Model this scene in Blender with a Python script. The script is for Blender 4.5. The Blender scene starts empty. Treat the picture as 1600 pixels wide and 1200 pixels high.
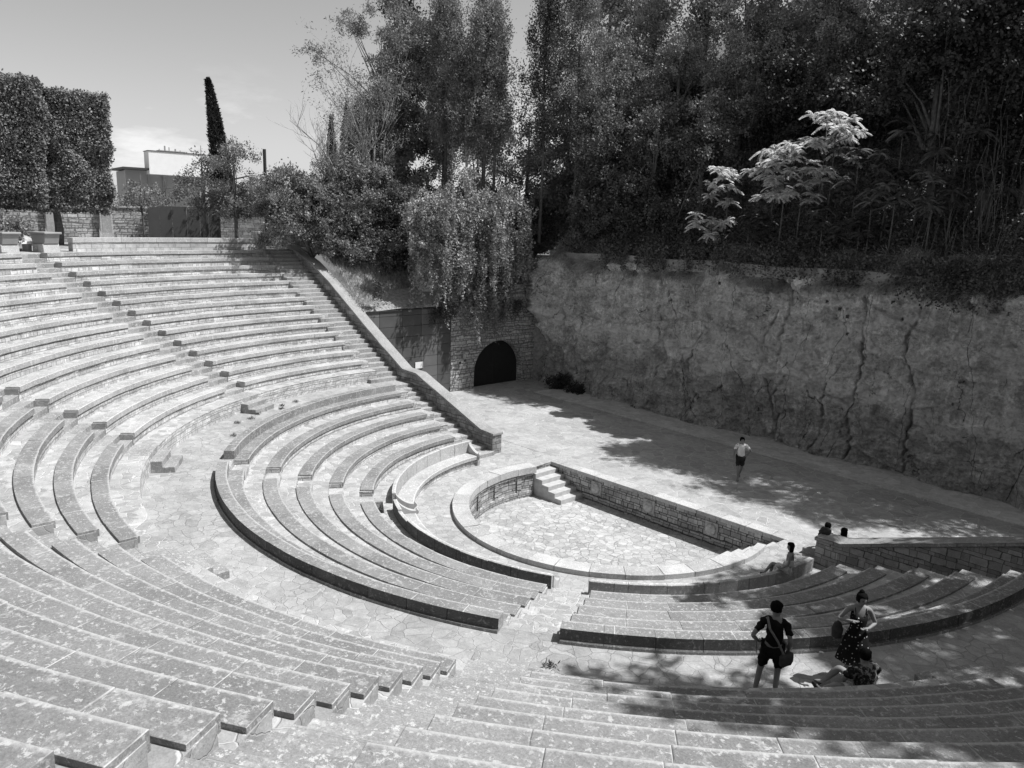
import bpy, bmesh, math, random
import numpy as np
from mathutils import Vector, Matrix
rng = np.random.default_rng(7)
random.seed(7)
R = math.radians
scene = bpy.context.scene
COL = scene.collection

# ------------------------------------------------------------------ camera, world, sun, exposure
cam_d = bpy.data.cameras.new('camera')
cam = bpy.data.objects.new('camera', cam_d); COL.objects.link(cam)
cam_d.sensor_width = 36.0
cam_d.lens = 27.14
cam_d.clip_start = 0.05
cam_d.clip_end = 3000
cx_ = Vector((0.68522363, 0.72766306, 0.03122563))
cu_ = Vector((-0.16813252, 0.11632075, 0.97887739))
cf_ = Vector((-0.70866073, 0.67599996, -0.20204955))
mm = Matrix((cx_, cu_, -cf_)).transposed().to_4x4()
mm.translation = Vector((16.8453608, -21.101819, 10.1734225))
cam.matrix_world = mm
scene.camera = cam

SUN = Vector((0.347, 0.360, 0.866)).normalized()
w = bpy.data.worlds.new('World'); scene.world = w; w.use_nodes = True
nt = w.node_tree
for n in list(nt.nodes): nt.nodes.remove(n)
def wn(t, **k):
    n = nt.nodes.new(t)
    for a, b in k.items(): setattr(n, a, b)
    return n
sky = wn('ShaderNodeTexSky', sky_type='NISHITA'); sky.sun_disc = False
sky.sun_elevation = math.asin(SUN.z); sky.sun_rotation = math.atan2(SUN.x, SUN.y)
sky.altitude = 100; sky.air_density = 1.0; sky.dust_density = 1.2
bw = wn('ShaderNodeRGBToBW')
nt.links.new(sky.outputs[0], bw.inputs[0])
tc = wn('ShaderNodeTexCoord'); mp = wn('ShaderNodeMapping'); mp.inputs['Scale'].default_value = (3.2, 3.2, 11)
nt.links.new(tc.outputs['Generated'], mp.inputs[0])
no = wn('ShaderNodeTexNoise'); no.inputs['Scale'].default_value = 1.6; no.inputs['Detail'].default_value = 8; no.inputs['Roughness'].default_value = .62
nt.links.new(mp.outputs[0], no.inputs['Vector'])
sx = wn('ShaderNodeSeparateXYZ'); nt.links.new(tc.outputs['Generated'], sx.inputs[0])
def wmath(op, a, b=None, clamp=False):
    n = wn('ShaderNodeMath', operation=op); n.use_clamp = clamp
    for i, v in enumerate((a, b)):
        if v is None: continue
        if isinstance(v, (int, float)): n.inputs[i].default_value = v
        else: nt.links.new(v, n.inputs[i])
    return n.outputs[0]
lowband = wmath('MULTIPLY', wmath('SUBTRACT', 0.18, sx.outputs[2]), 12.0, True)
cl = wmath('MULTIPLY', wmath('SUBTRACT', no.outputs[0], 0.50), 7.0, True)
cloud = wmath('MULTIPLY', wmath('MULTIPLY', cl, lowband), 0.5)
skyv = wmath('ADD', bw.outputs[0], wmath('MULTIPLY', cloud, wmath('MULTIPLY', bw.outputs[0], 0.7)))
bg = wn('ShaderNodeBackground'); bg.inputs[1].default_value = 0.115
nt.links.new(skyv, bg.inputs[0])
wo = wn('ShaderNodeOutputWorld'); nt.links.new(bg.outputs[0], wo.inputs[0])

sun_d = bpy.data.lights.new('sun', 'SUN'); sun_d.energy = 5.0; sun_d.angle = R(0.53); sun_d.color = (1, 1, 1)
sun = bpy.data.objects.new('sun', sun_d); COL.objects.link(sun)
sun.rotation_euler = SUN.to_track_quat('Z', 'Y').to_euler()
scene.view_settings.view_transform = 'Standard'
scene.view_settings.look = 'None'
scene.view_settings.exposure = 0.36
scene.view_settings.gamma = 1
scene.cycles.max_bounces = 5
scene.cycles.diffuse_bounces = 3
scene.cycles.transparent_max_bounces = 4

# ------------------------------------------------------------------ material DSL (all greys: the photograph is black and white)
class NB:
    def __init__(s, name):
        s.m = bpy.data.materials.new(name); s.m.use_nodes = True
        s.t = s.m.node_tree
        for n in list(s.t.nodes): s.t.nodes.remove(n)
        s.tc = s.t.nodes.new('ShaderNodeTexCoord'); s.geo = s.t.nodes.new('ShaderNodeNewGeometry')
    def lk(s, v, sock):
        if isinstance(v, (int, float)):
            try: sock.default_value = v
            except Exception: sock.default_value = (v, v, v, 1) if len(sock.default_value) == 4 else (v, v, v)
        elif isinstance(v, tuple): sock.default_value = v
        else: s.t.links.new(v, sock)
    def co(s, kind='Object', scale=(1, 1, 1)):
        m = s.t.nodes.new('ShaderNodeMapping'); m.inputs['Scale'].default_value = scale
        s.t.links.new(s.geo.outputs['Position'] if kind == 'Object' else s.tc.outputs[kind], m.inputs[0]); return m.outputs[0]
    def noise(s, vec, sc, det=4, rough=.55):
        n = s.t.nodes.new('ShaderNodeTexNoise'); s.lk(vec, n.inputs['Vector'])
        n.inputs['Scale'].default_value = sc; n.inputs['Detail'].default_value = det; n.inputs['Roughness'].default_value = rough
        return n.outputs[0]
    def ncol(s, vec, sc, det=2):
        n = s.t.nodes.new('ShaderNodeTexNoise'); s.lk(vec, n.inputs['Vector'])
        n.inputs['Scale'].default_value = sc; n.inputs['Detail'].default_value = det
        return n.outputs[1]
    def warp(s, vec, sc, amt, det=2):
        c = s.ncol(vec, sc, det)
        v = s.t.nodes.new('ShaderNodeVectorMath'); v.operation = 'SUBTRACT'; s.lk(c, v.inputs[0]); v.inputs[1].default_value = (.5, .5, .5)
        q = s.t.nodes.new('ShaderNodeVectorMath'); q.operation = 'SCALE'; s.lk(v.outputs[0], q.inputs[0]); q.inputs['Scale'].default_value = amt
        a = s.t.nodes.new('ShaderNodeVectorMath'); a.operation = 'ADD'; s.lk(vec, a.inputs[0]); s.lk(q.outputs[0], a.inputs[1])
        return a.outputs[0]
    def vor(s, vec, sc, feat='F1', out=0, rnd=1.0):
        n = s.t.nodes.new('ShaderNodeTexVoronoi'); n.feature = feat; s.lk(vec, n.inputs['Vector'])
        n.inputs['Scale'].default_value = sc; n.inputs['Randomness'].default_value = rnd
        return n.outputs[out]
    def math(s, op, a, b=0.0, clamp=False):
        n = s.t.nodes.new('ShaderNodeMath'); n.operation = op; n.use_clamp = clamp
        s.lk(a, n.inputs[0]); s.lk(b, n.inputs[1]); return n.outputs[0]
    def ramp(s, f, a, b, lo=0.0, hi=1.0):
        n = s.t.nodes.new('ShaderNodeMapRange'); n.clamp = True
        s.lk(f, n.inputs[0]); s.lk(a, n.inputs[1]); s.lk(b, n.inputs[2]); s.lk(lo, n.inputs[3]); s.lk(hi, n.inputs[4])
        return n.outputs[0]
    def mix(s, f, a, b):
        n = s.t.nodes.new('ShaderNodeMix'); n.data_type = 'FLOAT'; n.clamp_factor = True
        s.lk(f, n.inputs[0]); s.lk(a, n.inputs[2]); s.lk(b, n.inputs[3]); return n.outputs[0]
    def sep(s, vec):
        n = s.t.nodes.new('ShaderNodeSeparateXYZ'); s.lk(vec, n.inputs[0]); return n.outputs
    def comb(s, x, y, z=0.0):
        n = s.t.nodes.new('ShaderNodeCombineXYZ'); s.lk(x, n.inputs[0]); s.lk(y, n.inputs[1]); s.lk(z, n.inputs[2]); return n.outputs[0]
    def brick(s, vec, bw_, rh, mortar=.012, c1=.3, c2=.4, mc=.2, sm=.1):
        n = s.t.nodes.new('ShaderNodeTexBrick'); s.lk(vec, n.inputs['Vector']); n.inputs['Scale'].default_value = 1
        n.inputs['Color1'].default_value = (c1, c1, c1, 1); n.inputs['Color2'].default_value = (c2, c2, c2, 1); n.inputs['Mortar'].default_value = (mc, mc, mc, 1)
        n.inputs['Mortar Size'].default_value = mortar; n.inputs['Mortar Smooth'].default_value = sm
        n.squash = .62; n.squash_frequency = 3; n.offset = .43; n.offset_frequency = 2; n.inputs['Brick Width'].default_value = bw_; n.inputs['Row Height'].default_value = rh
        return n.outputs[0], n.outputs[1]
    def fin(s, val, bump=None, bd=.02, bs=1.0, rough=.9, spec=.2, transl=0.0):
        p = s.t.nodes.new('ShaderNodeBsdfPrincipled'); s.lk(val, p.inputs['Base Color'])
        s.lk(rough, p.inputs['Roughness']); p.inputs['Specular IOR Level'].default_value = spec
        out = s.t.nodes.new('ShaderNodeOutputMaterial')
        if bump is not None:
            b = s.t.nodes.new('ShaderNodeBump'); b.inputs['Distance'].default_value = bd; b.inputs['Strength'].default_value = bs
            s.lk(bump, b.inputs['Height']); s.t.links.new(b.outputs[0], p.inputs['Normal'])
        if transl:
            t = s.t.nodes.new('ShaderNodeBsdfTranslucent'); s.lk(val, t.inputs[0])
            mx = s.t.nodes.new('ShaderNodeMixShader'); mx.inputs[0].default_value = transl
            s.t.links.new(p.outputs[0], mx.inputs[1]); s.t.links.new(t.outputs[0], mx.inputs[2]); s.t.links.new(mx.outputs[0], out.inputs[0])
        else: s.t.links.new(p.outputs[0], out.inputs[0])
        return s.m

def plain(name, v, rough=.8, spec=.2, var=.15, sc=8, bump=.004):
    n = NB(name); c = n.co()
    f = n.noise(c, sc, 5)
    return n.fin(n.math('MULTIPLY', v, n.ramp(f, .3, .7, 1 - var, 1 + var)), n.noise(c, sc * 5, 3), bump, 1, rough, spec)

def crazy(name, sc, lo, hi, grout, gw=.035, dark=.5, squash=(1, 1, 1), seedoff=0.0, groutmix=.8):
    """irregular flagstones with pale or dark joints"""
    n = NB(name); c = n.co('Object', squash)
    cw = n.warp(c, 1.3, .35, 3)
    cw = n.warp(cw, 9, .05, 2)
    e = n.vor(cw, sc, 'DISTANCE_TO_EDGE'); cell = n.sep(n.vor(cw, sc, 'F1', 1))
    line = n.ramp(e, gw * .4, gw, 1, 0)
    big = n.noise(c, .35, 5, .6); mid = n.noise(c, 4, 6, .65); fine = n.noise(c, 38, 4, .7)
    base = n.ramp(cell[0], 0, 1, lo, hi)
    base = n.math('MULTIPLY', base, n.ramp(big, .3, .7, .86, 1.14))
    base = n.math('MULTIPLY', base, n.ramp(mid, .3, .72, .82, 1.18))
    base = n.math('MULTIPLY', base, n.ramp(fine, .25, .75, .80, 1.2))
    lich = n.ramp(n.noise(c, 6.5, 6, .7), .60, .66, 0, 1)
    base = n.mix(n.math('MULTIPLY', lich, .55), base, hi * 1.45)
    gm = n.math('MULTIPLY', line, n.ramp(n.noise(c, 1.1, 3), .38, .5, .25, groutmix))
    g = n.mix(n.ramp(n.noise(c, .6, 2), .50, .56), grout, grout * dark)
    v = n.mix(gm, base, g)
    h = n.math('SUBTRACT', n.math('MULTIPLY', n.noise(c, 14, 6, .7), .6), n.math('MULTIPLY', line, .6))
    return n.fin(v, h, .02, .9, .92, .15)

def masonry(name, bw_, rh, c1, c2, mc, mortar=.014, wob=.10, rough_amt=.03):
    """coursed rubble on UV metres"""
    n = NB(name); c = n.co('UV'); o = n.co()
    cs = n.sep(c)
    yy = n.math('ADD', cs[1], n.math('MULTIPLY', n.math('SINE', n.math('MULTIPLY', cs[1], 2.7 / rh)), rh * .22))
    xx = n.math('ADD', cs[0], n.math('MULTIPLY', n.math('SINE', n.math('ADD', n.math('MULTIPLY', cs[0], 2.1 / bw_), n.math('MULTIPLY', n.math('FLOOR', n.math('DIVIDE', yy, rh)), 2.3))), bw_ * .26))
    c = n.comb(xx, yy)
    w1 = n.warp(c, 2.2, wob, 2); w2 = n.warp(w1, 14, wob * .25, 2)
    b1, f1 = n.brick(w2, bw_, rh, mortar, c1, c2, mc, .25)
    x = n.sep(b1)[0]
    b2, f2 = n.brick(n.warp(c, 1.1, .05), bw_ * 1.7, rh * 2, 0.0, .82, 1.2, 1)
    v = n.math('MULTIPLY', x, n.sep(b2)[0])
    v = n.math('MULTIPLY', v, n.ramp(n.noise(o, 5, 6, .65), .3, .7, .8, 1.2))
    v = n.math('MULTIPLY', v, n.ramp(n.noise(o, 36, 4, .7), .25, .75, .78, 1.22))
    v = n.math('MULTIPLY', v, n.ramp(n.noise(o, .5, 4), .3, .7, .88, 1.12))
    h = n.math('ADD', n.math('MULTIPLY', n.math('SUBTRACT', 1, f1), .8), n.math('MULTIPLY', n.noise(o, 22, 6, .7), .6))
    return n.fin(v, h, rough_amt, 1, .92, .15)

def slab(name, base, hi, jl=1.15, joint=.5, edge=True, lich=.6):
    """big dressed blocks, joints every jl metres, lichen and pale worn edges"""
    n = NB(name); c = n.co('UV'); o = n.co()
    s_, t_, _ = n.sep(c)
    wob = n.noise(o, 6, 3)
    sj = n.math('ADD', s_, n.math('MULTIPLY', n.math('SUBTRACT', wob, .5), .02))
    f = n.math('FRACT', n.math('DIVIDE', sj, jl))
    dj = n.math('MULTIPLY', n.math('MINIMUM', f, n.math('SUBTRACT', 1, f)), jl)
    line = n.ramp(dj, .006, .016, 1, 0)
    cell = n.math('FLOOR', n.math('DIVIDE', sj, jl))
    wn_ = n.t.nodes.new('ShaderNodeTexWhiteNoise'); wn_.noise_dimensions = '1D'; n.lk(n.math('ADD', cell, 3.3), wn_.inputs['W'])
    v = n.math('MULTIPLY', base, n.ramp(wn_.outputs[0], 0, 1, .86, 1.14))
    v = n.math('MULTIPLY', v, n.ramp(n.noise(o, 1.1, 5, .6), .3, .7, .82, 1.2))
    v = n.math('MULTIPLY', v, n.ramp(n.noise(o, 34, 6, .85), .3, .7, .58, 1.42))
    l1 = n.noise(o, 3.4, 7, .72)
    v = n.mix(n.math('MULTIPLY', n.ramp(l1, .56, .62), n.math('MULTIPLY', lich, n.ramp(n.noise(o, 30, 4, .7), .40, .56, .25, 1.0))), v, hi)
    l2 = n.noise(n.warp(o, 5, .15), 13, 6, .75)
    v = n.mix(n.math('MULTIPLY', n.ramp(l2, .565, .60), .8), v, hi * 1.1)
    v = n.mix(n.math('MULTIPLY', n.ramp(n.noise(o, 2.2, 5, .7), .58, .64), .35), v, base * .62)
    sp = n.vor(n.warp(o, 12, .06), 5.0); pick = n.sep(n.vor(n.warp(o, 12, .06), 5.0, 'F1', 1))[0]
    spot = n.math('MULTIPLY', n.ramp(sp, .08, .17, 1, 0), n.ramp(pick, .72, .76))
    v = n.mix(n.math('MULTIPLY', spot, .5), v, hi * 1.1)
    if edge:
        ed = n.ramp(n.math('ABSOLUTE', n.math('SUBTRACT', t_, n.math('MULTIPLY', n.math('SUBTRACT', l2, .5), .16))), .014, .06, 1, 0)
        v = n.mix(n.math('MULTIPLY', ed, .7), v, hi * 1.1)
    v = n.mix(n.math('MULTIPLY', line, n.ramp(n.noise(o, 1.7, 3), .42, .55, .12, .85)), v, joint)
    h = n.math('SUBTRACT', n.math('MULTIPLY', n.noise(o, 20, 6, .75), .7), n.math('MULTIPLY', line, .5))
    return n.fin(v, h, .016, 1, .92, .15)

MAT = {}
MAT['pave'] = crazy('flagstone_walk', 3.0, .27, .36, .44, .028, .5, groutmix=.55)
MAT['foot'] = crazy('flagstone_tier', 3.3, .28, .42, .54, .05, .8)
MAT['stage'] = crazy('flagstone_stage', 1.7, .29, .38, .54, .022, .95, groutmix=.75)
MAT['orch'] = crazy('flagstone_orchestra', 3.4, .30, .40, .48, .034, .6, groutmix=.6)
MAT['pit'] = crazy('flagstone_pit', 3.6, .30, .46, .20, .045, 1.4)
MAT['riser'] = masonry('riser_masonry', .30, .115, .40, .56, .26, .012, .09)
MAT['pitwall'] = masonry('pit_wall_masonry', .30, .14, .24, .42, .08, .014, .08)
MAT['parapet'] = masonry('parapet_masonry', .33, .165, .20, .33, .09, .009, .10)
MAT['rubble'] = masonry('rubble_masonry', .42, .17, .36, .56, .20, .03, .22, .06)
MAT['slab'] = slab('bench_stone', .20, .42, 1.15, .52)
MAT['slab2'] = slab('bench_stone_pale', .34, .58, 1.35, .56)
MAT['sidepath'] = crazy('flagstone_side_path', 2.2, .42, .55, .62, .03, .6, groutmix=.5)
MAT['coping2'] = slab('grey_coping_stone', .24, .38, 1.1, .08, False, .5)
MAT['coping'] = slab('coping_stone', .38, .54, 1.0, .13, False, .4)
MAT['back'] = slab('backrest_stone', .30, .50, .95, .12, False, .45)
MAT['crust_shade'] = slab('crusted_shaded_stone', .085, .20, .95, .03, False, .35)  # weathered crust, darkened further to carry the shade on these faces
MAT['step'] = slab('step_stone', .27, .50, .62, .30, False, .55)
MAT['smooth'] = plain('smooth_stone', .42, .85, .2, .14, 5)
MAT['relief2'] = plain('relief_face_stone', .46, .85, .2, .25, 9)
MAT['relief'] = plain('relief_stone', .36, .85, .2, .25, 9)

def cliffmat():
    n = NB('cliff_rock'); o = n.co(); st = n.co('Object', (1, 1, 1.5)); vt = n.co('Object', (2.2, 2.2, .22))
    big = n.noise(n.warp(o, .35, 1.2, 3), .33, 6, .6); mid = n.noise(n.warp(st, 1.0, .5, 4), 1.1, 9, .72); fine = n.noise(o, 7, 9, .78); drip = n.noise(n.warp(vt, 1.2, .25), 1.6, 6, .65)
    v = n.ramp(big, .35, .65, .60, .82)
    v = n.math('MULTIPLY', v, n.ramp(mid, .36, .64, .60, 1.36))
    v = n.math('MULTIPLY', v, n.ramp(fine, .34, .66, .52, 1.46))
    v = n.math('MULTIPLY', v, n.ramp(drip, .42, .62, .80, 1.10))
    pale = n.math('MULTIPLY', n.ramp(n.noise(n.warp(st, 1.6, .9, 6), .75, 8, .72), .52, .555), n.ramp(n.noise(o, 9, 5, .75), .40, .55, .35, 1))
    v = n.mix(n.math('MULTIPLY', pale, .65), v, .88)
    dk = n.ramp(n.noise(n.warp(o, 2.3, .7, 5), .95, 8, .75), .585, .62)
    v = n.mix(n.math('MULTIPLY', dk, .42), v, .30)
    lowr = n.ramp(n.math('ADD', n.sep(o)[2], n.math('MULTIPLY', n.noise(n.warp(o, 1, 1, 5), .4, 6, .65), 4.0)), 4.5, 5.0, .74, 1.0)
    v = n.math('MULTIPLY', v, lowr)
    bz = n.math('ADD', n.sep(o)[2], n.math('MULTIPLY', n.math('SUBTRACT', n.noise(n.warp(o, .6, 1, 5), .35, 6, .65), .5), 5.0))
    bz = n.math('ADD', bz, n.math('MULTIPLY', n.sep(o)[0], .07))
    bnd = n.math('MULTIPLY', n.ramp(n.math('ABSOLUTE', n.math('SUBTRACT', bz, 3.4)), .55, .35), n.ramp(n.noise(n.warp(o, 3, .4, 5), 4.5, 6, .75), .42, .52, .1, 1))
    v = n.mix(n.math('MULTIPLY', bnd, .7), v, .90)
    vf = n.vor(n.warp(n.warp(n.co('Object', (1, .05, .12)), .9, .35, 4), 6, .07, 4), .5, 'DISTANCE_TO_EDGE')
    vf = n.math('MULTIPLY', n.ramp(vf, .0008, .006, 1, 0), n.ramp(n.noise(o, .45, 4), .40, .5))
    v = n.mix(n.math('MULTIPLY', vf, .85), v, .05)
    ck = n.vor(n.warp(n.warp(n.co('Object', (1, 1, .55)), 1.0, .9, 4), 5, .16, 4), .40, 'DISTANCE_TO_EDGE')
    ck = n.math('MULTIPLY', n.ramp(ck, .001, .006, 1, 0), n.ramp(n.noise(o, .6, 3), .50, .56))
    ck2 = n.vor(n.warp(o, 2.4, .5, 5), 1.4, 'DISTANCE_TO_EDGE')
    ck2 = n.math('MULTIPLY', n.ramp(ck2, .002, .012, 1, 0), n.ramp(n.noise(o, .8, 3), .56, .62))
    v = n.mix(n.math('MAXIMUM', n.math('MULTIPLY', ck, .85), n.math('MULTIPLY', ck2, .6)), v, .06)
    h = n.math('SUBTRACT', n.math('ADD', n.math('MULTIPLY', mid, 1.5), n.math('ADD', n.math('MULTIPLY', fine, .8), n.math('MULTIPLY', pale, .2))), n.math('MULTIPLY', ck, 1.2))
    return n.fin(v, h, .22, 1, .95, .1)
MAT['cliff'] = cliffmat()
MAT['concrete'] = plain('concrete', .34, .9, .15, .35, 1.6, .02)
MAT['soil'] = plain('soil', .16, 1, .05, .35, 2.0, .05)
MAT['grassy'] = plain('dry_grass_soil', .30, 1, .05, .35, 6.0, .05)
MAT['metal'] = plain('weathered_steel', .085, .55, .4, .16, 1.2, .002)
MAT['door'] = plain('black_gate', .02, .5, .4, .2, 3, .001)
MAT['white'] = plain('white_render', .80, .7, .2, .03, 3, .001)
MAT['sign'] = plain('sign_white', .75, .6, .2, .02, 3, .0)
MAT['dark'] = plain('dark_trim', .05, .6, .3, .1, 4, .0)
MAT['greyclad'] = plain('grey_cladding', .28, .6, .3, .08, 2, .0)
MAT['fence'] = plain('dark_sheet_fence', .075, .6, .3, .10, 1.0, .001)
def glassmat():
    n = NB('reflecting_glazing'); return n.fin(.35, None, rough=.06, spec=1.0)
MAT['glass'] = glassmat()
MAT['skin'] = plain('skin', .21, .6, .3, .06, 20, .0)
MAT['hair'] = plain('hair', .006, .9, .05, .3, 60, .002)
MAT['black'] = plain('black_cloth', .012, .95, .1, .2, 12, .002)
MAT['shorts'] = plain('dark_shorts', .03, .95, .1, .2, 12, .002)
MAT['tee'] = plain('white_cloth', .72, .9, .1, .06, 9, .002)
MAT['pale'] = plain('pale_cloth', .55, .9, .1, .08, 9, .002)
MAT['bag'] = plain('grey_bag_cloth', .05, .9, .1, .2, 12, .002)
MAT['strap'] = plain('bag_strap', .16, .9, .1, .2, 12, .002)
MAT['shoe'] = plain('shoe', .03, .7, .3, .2, 12, .002)
def dotmat():
    n = NB('dotted_dress'); o = n.co(); d = n.vor(o, 17, 'F1', 0, .35)
    return n.fin(n.mix(n.ramp(d, .17, .22, 1, 0), .012, .5), None, rough=.95, spec=.1)
MAT['dots'] = dotmat()
def camomat():
    n = NB('patterned_shirt'); o = n.warp(n.co(), 6, .08); a = n.noise(o, 13, 3, .6); b = n.noise(o, 25, 3, .6)
    return n.fin(n.mix(n.ramp(b, .55, .6), n.mix(n.ramp(a, .52, .56), .02, .20), .06), None, rough=.95, spec=.1)
MAT['camo'] = camomat()
MAT['concrete'] = plain('concrete2', .30, .9, .15, .45, 1.6, .02)
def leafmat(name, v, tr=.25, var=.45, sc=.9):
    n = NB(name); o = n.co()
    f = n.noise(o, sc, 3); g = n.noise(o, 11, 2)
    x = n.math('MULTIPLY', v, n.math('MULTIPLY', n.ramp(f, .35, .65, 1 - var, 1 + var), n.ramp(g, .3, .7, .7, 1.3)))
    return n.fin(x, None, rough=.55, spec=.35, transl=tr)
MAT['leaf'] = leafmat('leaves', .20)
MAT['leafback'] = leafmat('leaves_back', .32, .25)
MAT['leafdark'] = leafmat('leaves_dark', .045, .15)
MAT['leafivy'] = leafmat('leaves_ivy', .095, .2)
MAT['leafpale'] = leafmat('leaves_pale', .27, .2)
MAT['leafsumac_lit'] = leafmat('leaves_sumac_lit', .72, .45, .15)  # sunshine put into the leaf colour of the lit sumacs
MAT['leafhedge'] = leafmat('leaves_clipped', .17, .1, .3)
MAT['grass'] = leafmat('grass_blades', .36, .25)
MAT['bark'] = plain('bark', .12, .95, .1, .4, 7, .03)
MAT['barkpale'] = plain('bark_pale', .34, .95, .1, .3, 7, .02)

# ------------------------------------------------------------------ mesh helpers
def tagit(o, label=None, cat=None, group=None, kind=None):
    if label: o['label'] = label
    if cat: o['category'] = cat
    if group: o['group'] = group
    if kind: o['kind'] = kind
    return o
def empty(name, loc=(0, 0, 0), label=None, cat=None, group=None, rz=0):
    o = bpy.data.objects.new(name, None); COL.objects.link(o); o.location = loc; o.rotation_euler = (0, 0, rz)
    o.empty_display_size = .2
    return tagit(o, label, cat, group)
def put(name, me, mats, parent=None, loc=None):
    o = bpy.data.objects.new(name, me); COL.objects.link(o)
    for m in (mats if isinstance(mats, (list, tuple)) else [mats]):
        me.materials.append(MAT[m] if isinstance(m, str) else m)
    if parent is not None: o.parent = parent
    if loc is not None: o.location = loc
    return o
class MB:
    """vertex/face/uv collector -> one mesh; coordinates are world, shifted to the object's origin at build"""
    def __init__(s): s.v = []; s.f = []; s.uv = []; s.mi = []
    def add(s, vs, fs, uvs=None, mi=0):
        b = len(s.v); s.v += [tuple(p) for p in vs]
        for i, f in enumerate(fs):
            s.f.append([b + j for j in f]); s.mi.append(mi)
            s.uv.append(uvs[i] if uvs else None)
    def box(s, x0, x1, y0, y1, z0, z1, mi=0, M=None):
        vs = [Vector(p) for p in ((x0, y0, z0), (x1, y0, z0), (x1, y1, z0), (x0, y1, z0), (x0, y0, z1), (x1, y0, z1), (x1, y1, z1), (x0, y1, z1))]
        fs = [(0, 3, 2, 1), (4, 5, 6, 7), (0, 1, 5, 4), (1, 2, 6, 5), (2, 3, 7, 6), (3, 0, 4, 7)]
        uv = []
        for f in fs:
            n = (vs[f[1]] - vs[f[0]]).cross(vs[f[2]] - vs[f[0]])
            ax = max(range(3), key=lambda i: abs(n[i]))
            uv.append([((vs[i][1], vs[i][2]) if ax == 0 else (vs[i][0], vs[i][2]) if ax == 1 else (vs[i][0], vs[i][1])) for i in f])
        if M is not None: vs = [M @ p for p in vs]
        s.add(vs, fs, uv, mi)
    def prism(s, pts, axis_vec, mi=0, both=True):
        """polygon pts (3d) extruded along axis_vec"""
        n = len(pts); a = [Vector(p) for p in pts]; d = Vector(axis_vec); b = [p + d for p in a]
        L = d.length; acc = [0]
        for i in range(n): acc.append(acc[-1] + (a[(i + 1) % n] - a[i]).length)
        fs = []; uv = []
        for i in range(n):
            j = (i + 1) % n
            fs.append((i, j, n + j, n + i)); uv.append([(0, acc[i]), (0, acc[i + 1]), (L, acc[i + 1]), (L, acc[i])])
        nn = Vector((0, 0, 0))
        for i in range(n): nn += a[i].cross(a[(i + 1) % n])
        ax = max(range(3), key=lambda i: abs(nn[i]))
        pj = lambda p: (p[1], p[2]) if ax == 0 else (p[0], p[2]) if ax == 1 else (p[0], p[1])
        fs.append(tuple(range(n - 1, -1, -1))); uv.append([pj(a[i]) for i in range(n - 1, -1, -1)])
        fs.append(tuple(range(n, 2 * n))); uv.append([pj(b[i]) for i in range(n)])
        s.add(a + b, fs, uv, mi)
    def tube(s, pts, rad, seg=8, mi=0, caps=True):
        pts = [Vector(p) for p in pts]; n = len(pts); b = len(s.v)
        if not hasattr(rad, '__len__'): rad = [rad] * n
        rings = []
        prev = None
        for i, p in enumerate(pts):
            d = (pts[min(i + 1, n - 1)] - pts[max(i - 1, 0)]).normalized()
            if prev is None:
                u = d.orthogonal().normalized()
            else:
                u = (prev - d * prev.dot(d)); u = u.normalized() if u.length > 1e-6 else d.orthogonal().normalized()
            prev = u; w_ = d.cross(u)
            rings.append([p + (u * math.cos(2 * math.pi * k / seg) + w_ * math.sin(2 * math.pi * k / seg)) * rad[i] for k in range(seg)])
        vs = [q for r_ in rings for q in r_]; fs = []; uv = []
        for i in range(n - 1):
            for k in range(seg):
                k2 = (k + 1) % seg
                fs.append((i * seg + k, i * seg + k2, (i + 1) * seg + k2, (i + 1) * seg + k)); uv.append([(k * .1, i * .3), (k * .1 + .1, i * .3), (k * .1 + .1, i * .3 + .3), (k * .1, i * .3 + .3)])
        if caps:
            fs.append(tuple(range(seg - 1, -1, -1))); uv.append([(0, 0)] * seg)
            fs.append(tuple((n - 1) * seg + k for k in range(seg))); uv.append([(0, 0)] * seg)
        s.add(vs, fs, uv, mi)
    def build(s, name, mats, parent=None, origin=None, smooth=False, bevel=0.0):
        og = Vector(origin) if origin is not None else Vector((0, 0, 0))
        me = bpy.data.meshes.new(name)
        me.from_pydata([(p[0] - og.x, p[1] - og.y, p[2] - og.z) for p in s.v], [], s.f)
        ul = me.uv_layers.new(name='UVMap').data
        k = 0
        for i, f in enumerate(s.f):
            u = s.uv[i]
            for j in range(len(f)):
                if u: ul[k].uv = u[j]
                k += 1
        me.polygons.foreach_set('material_index', s.mi)
        if smooth: me.polygons.foreach_set('use_smooth', [True] * len(s.f))
        me.update()
        o = put(name, me, mats, parent, og if origin is not None else None)
        if bevel:
            b = o.modifiers.new('bevel', 'BEVEL'); b.width = bevel; b.segments = 1; b.limit_method = 'ANGLE'; b.angle_limit = R(40)
        return o
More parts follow.
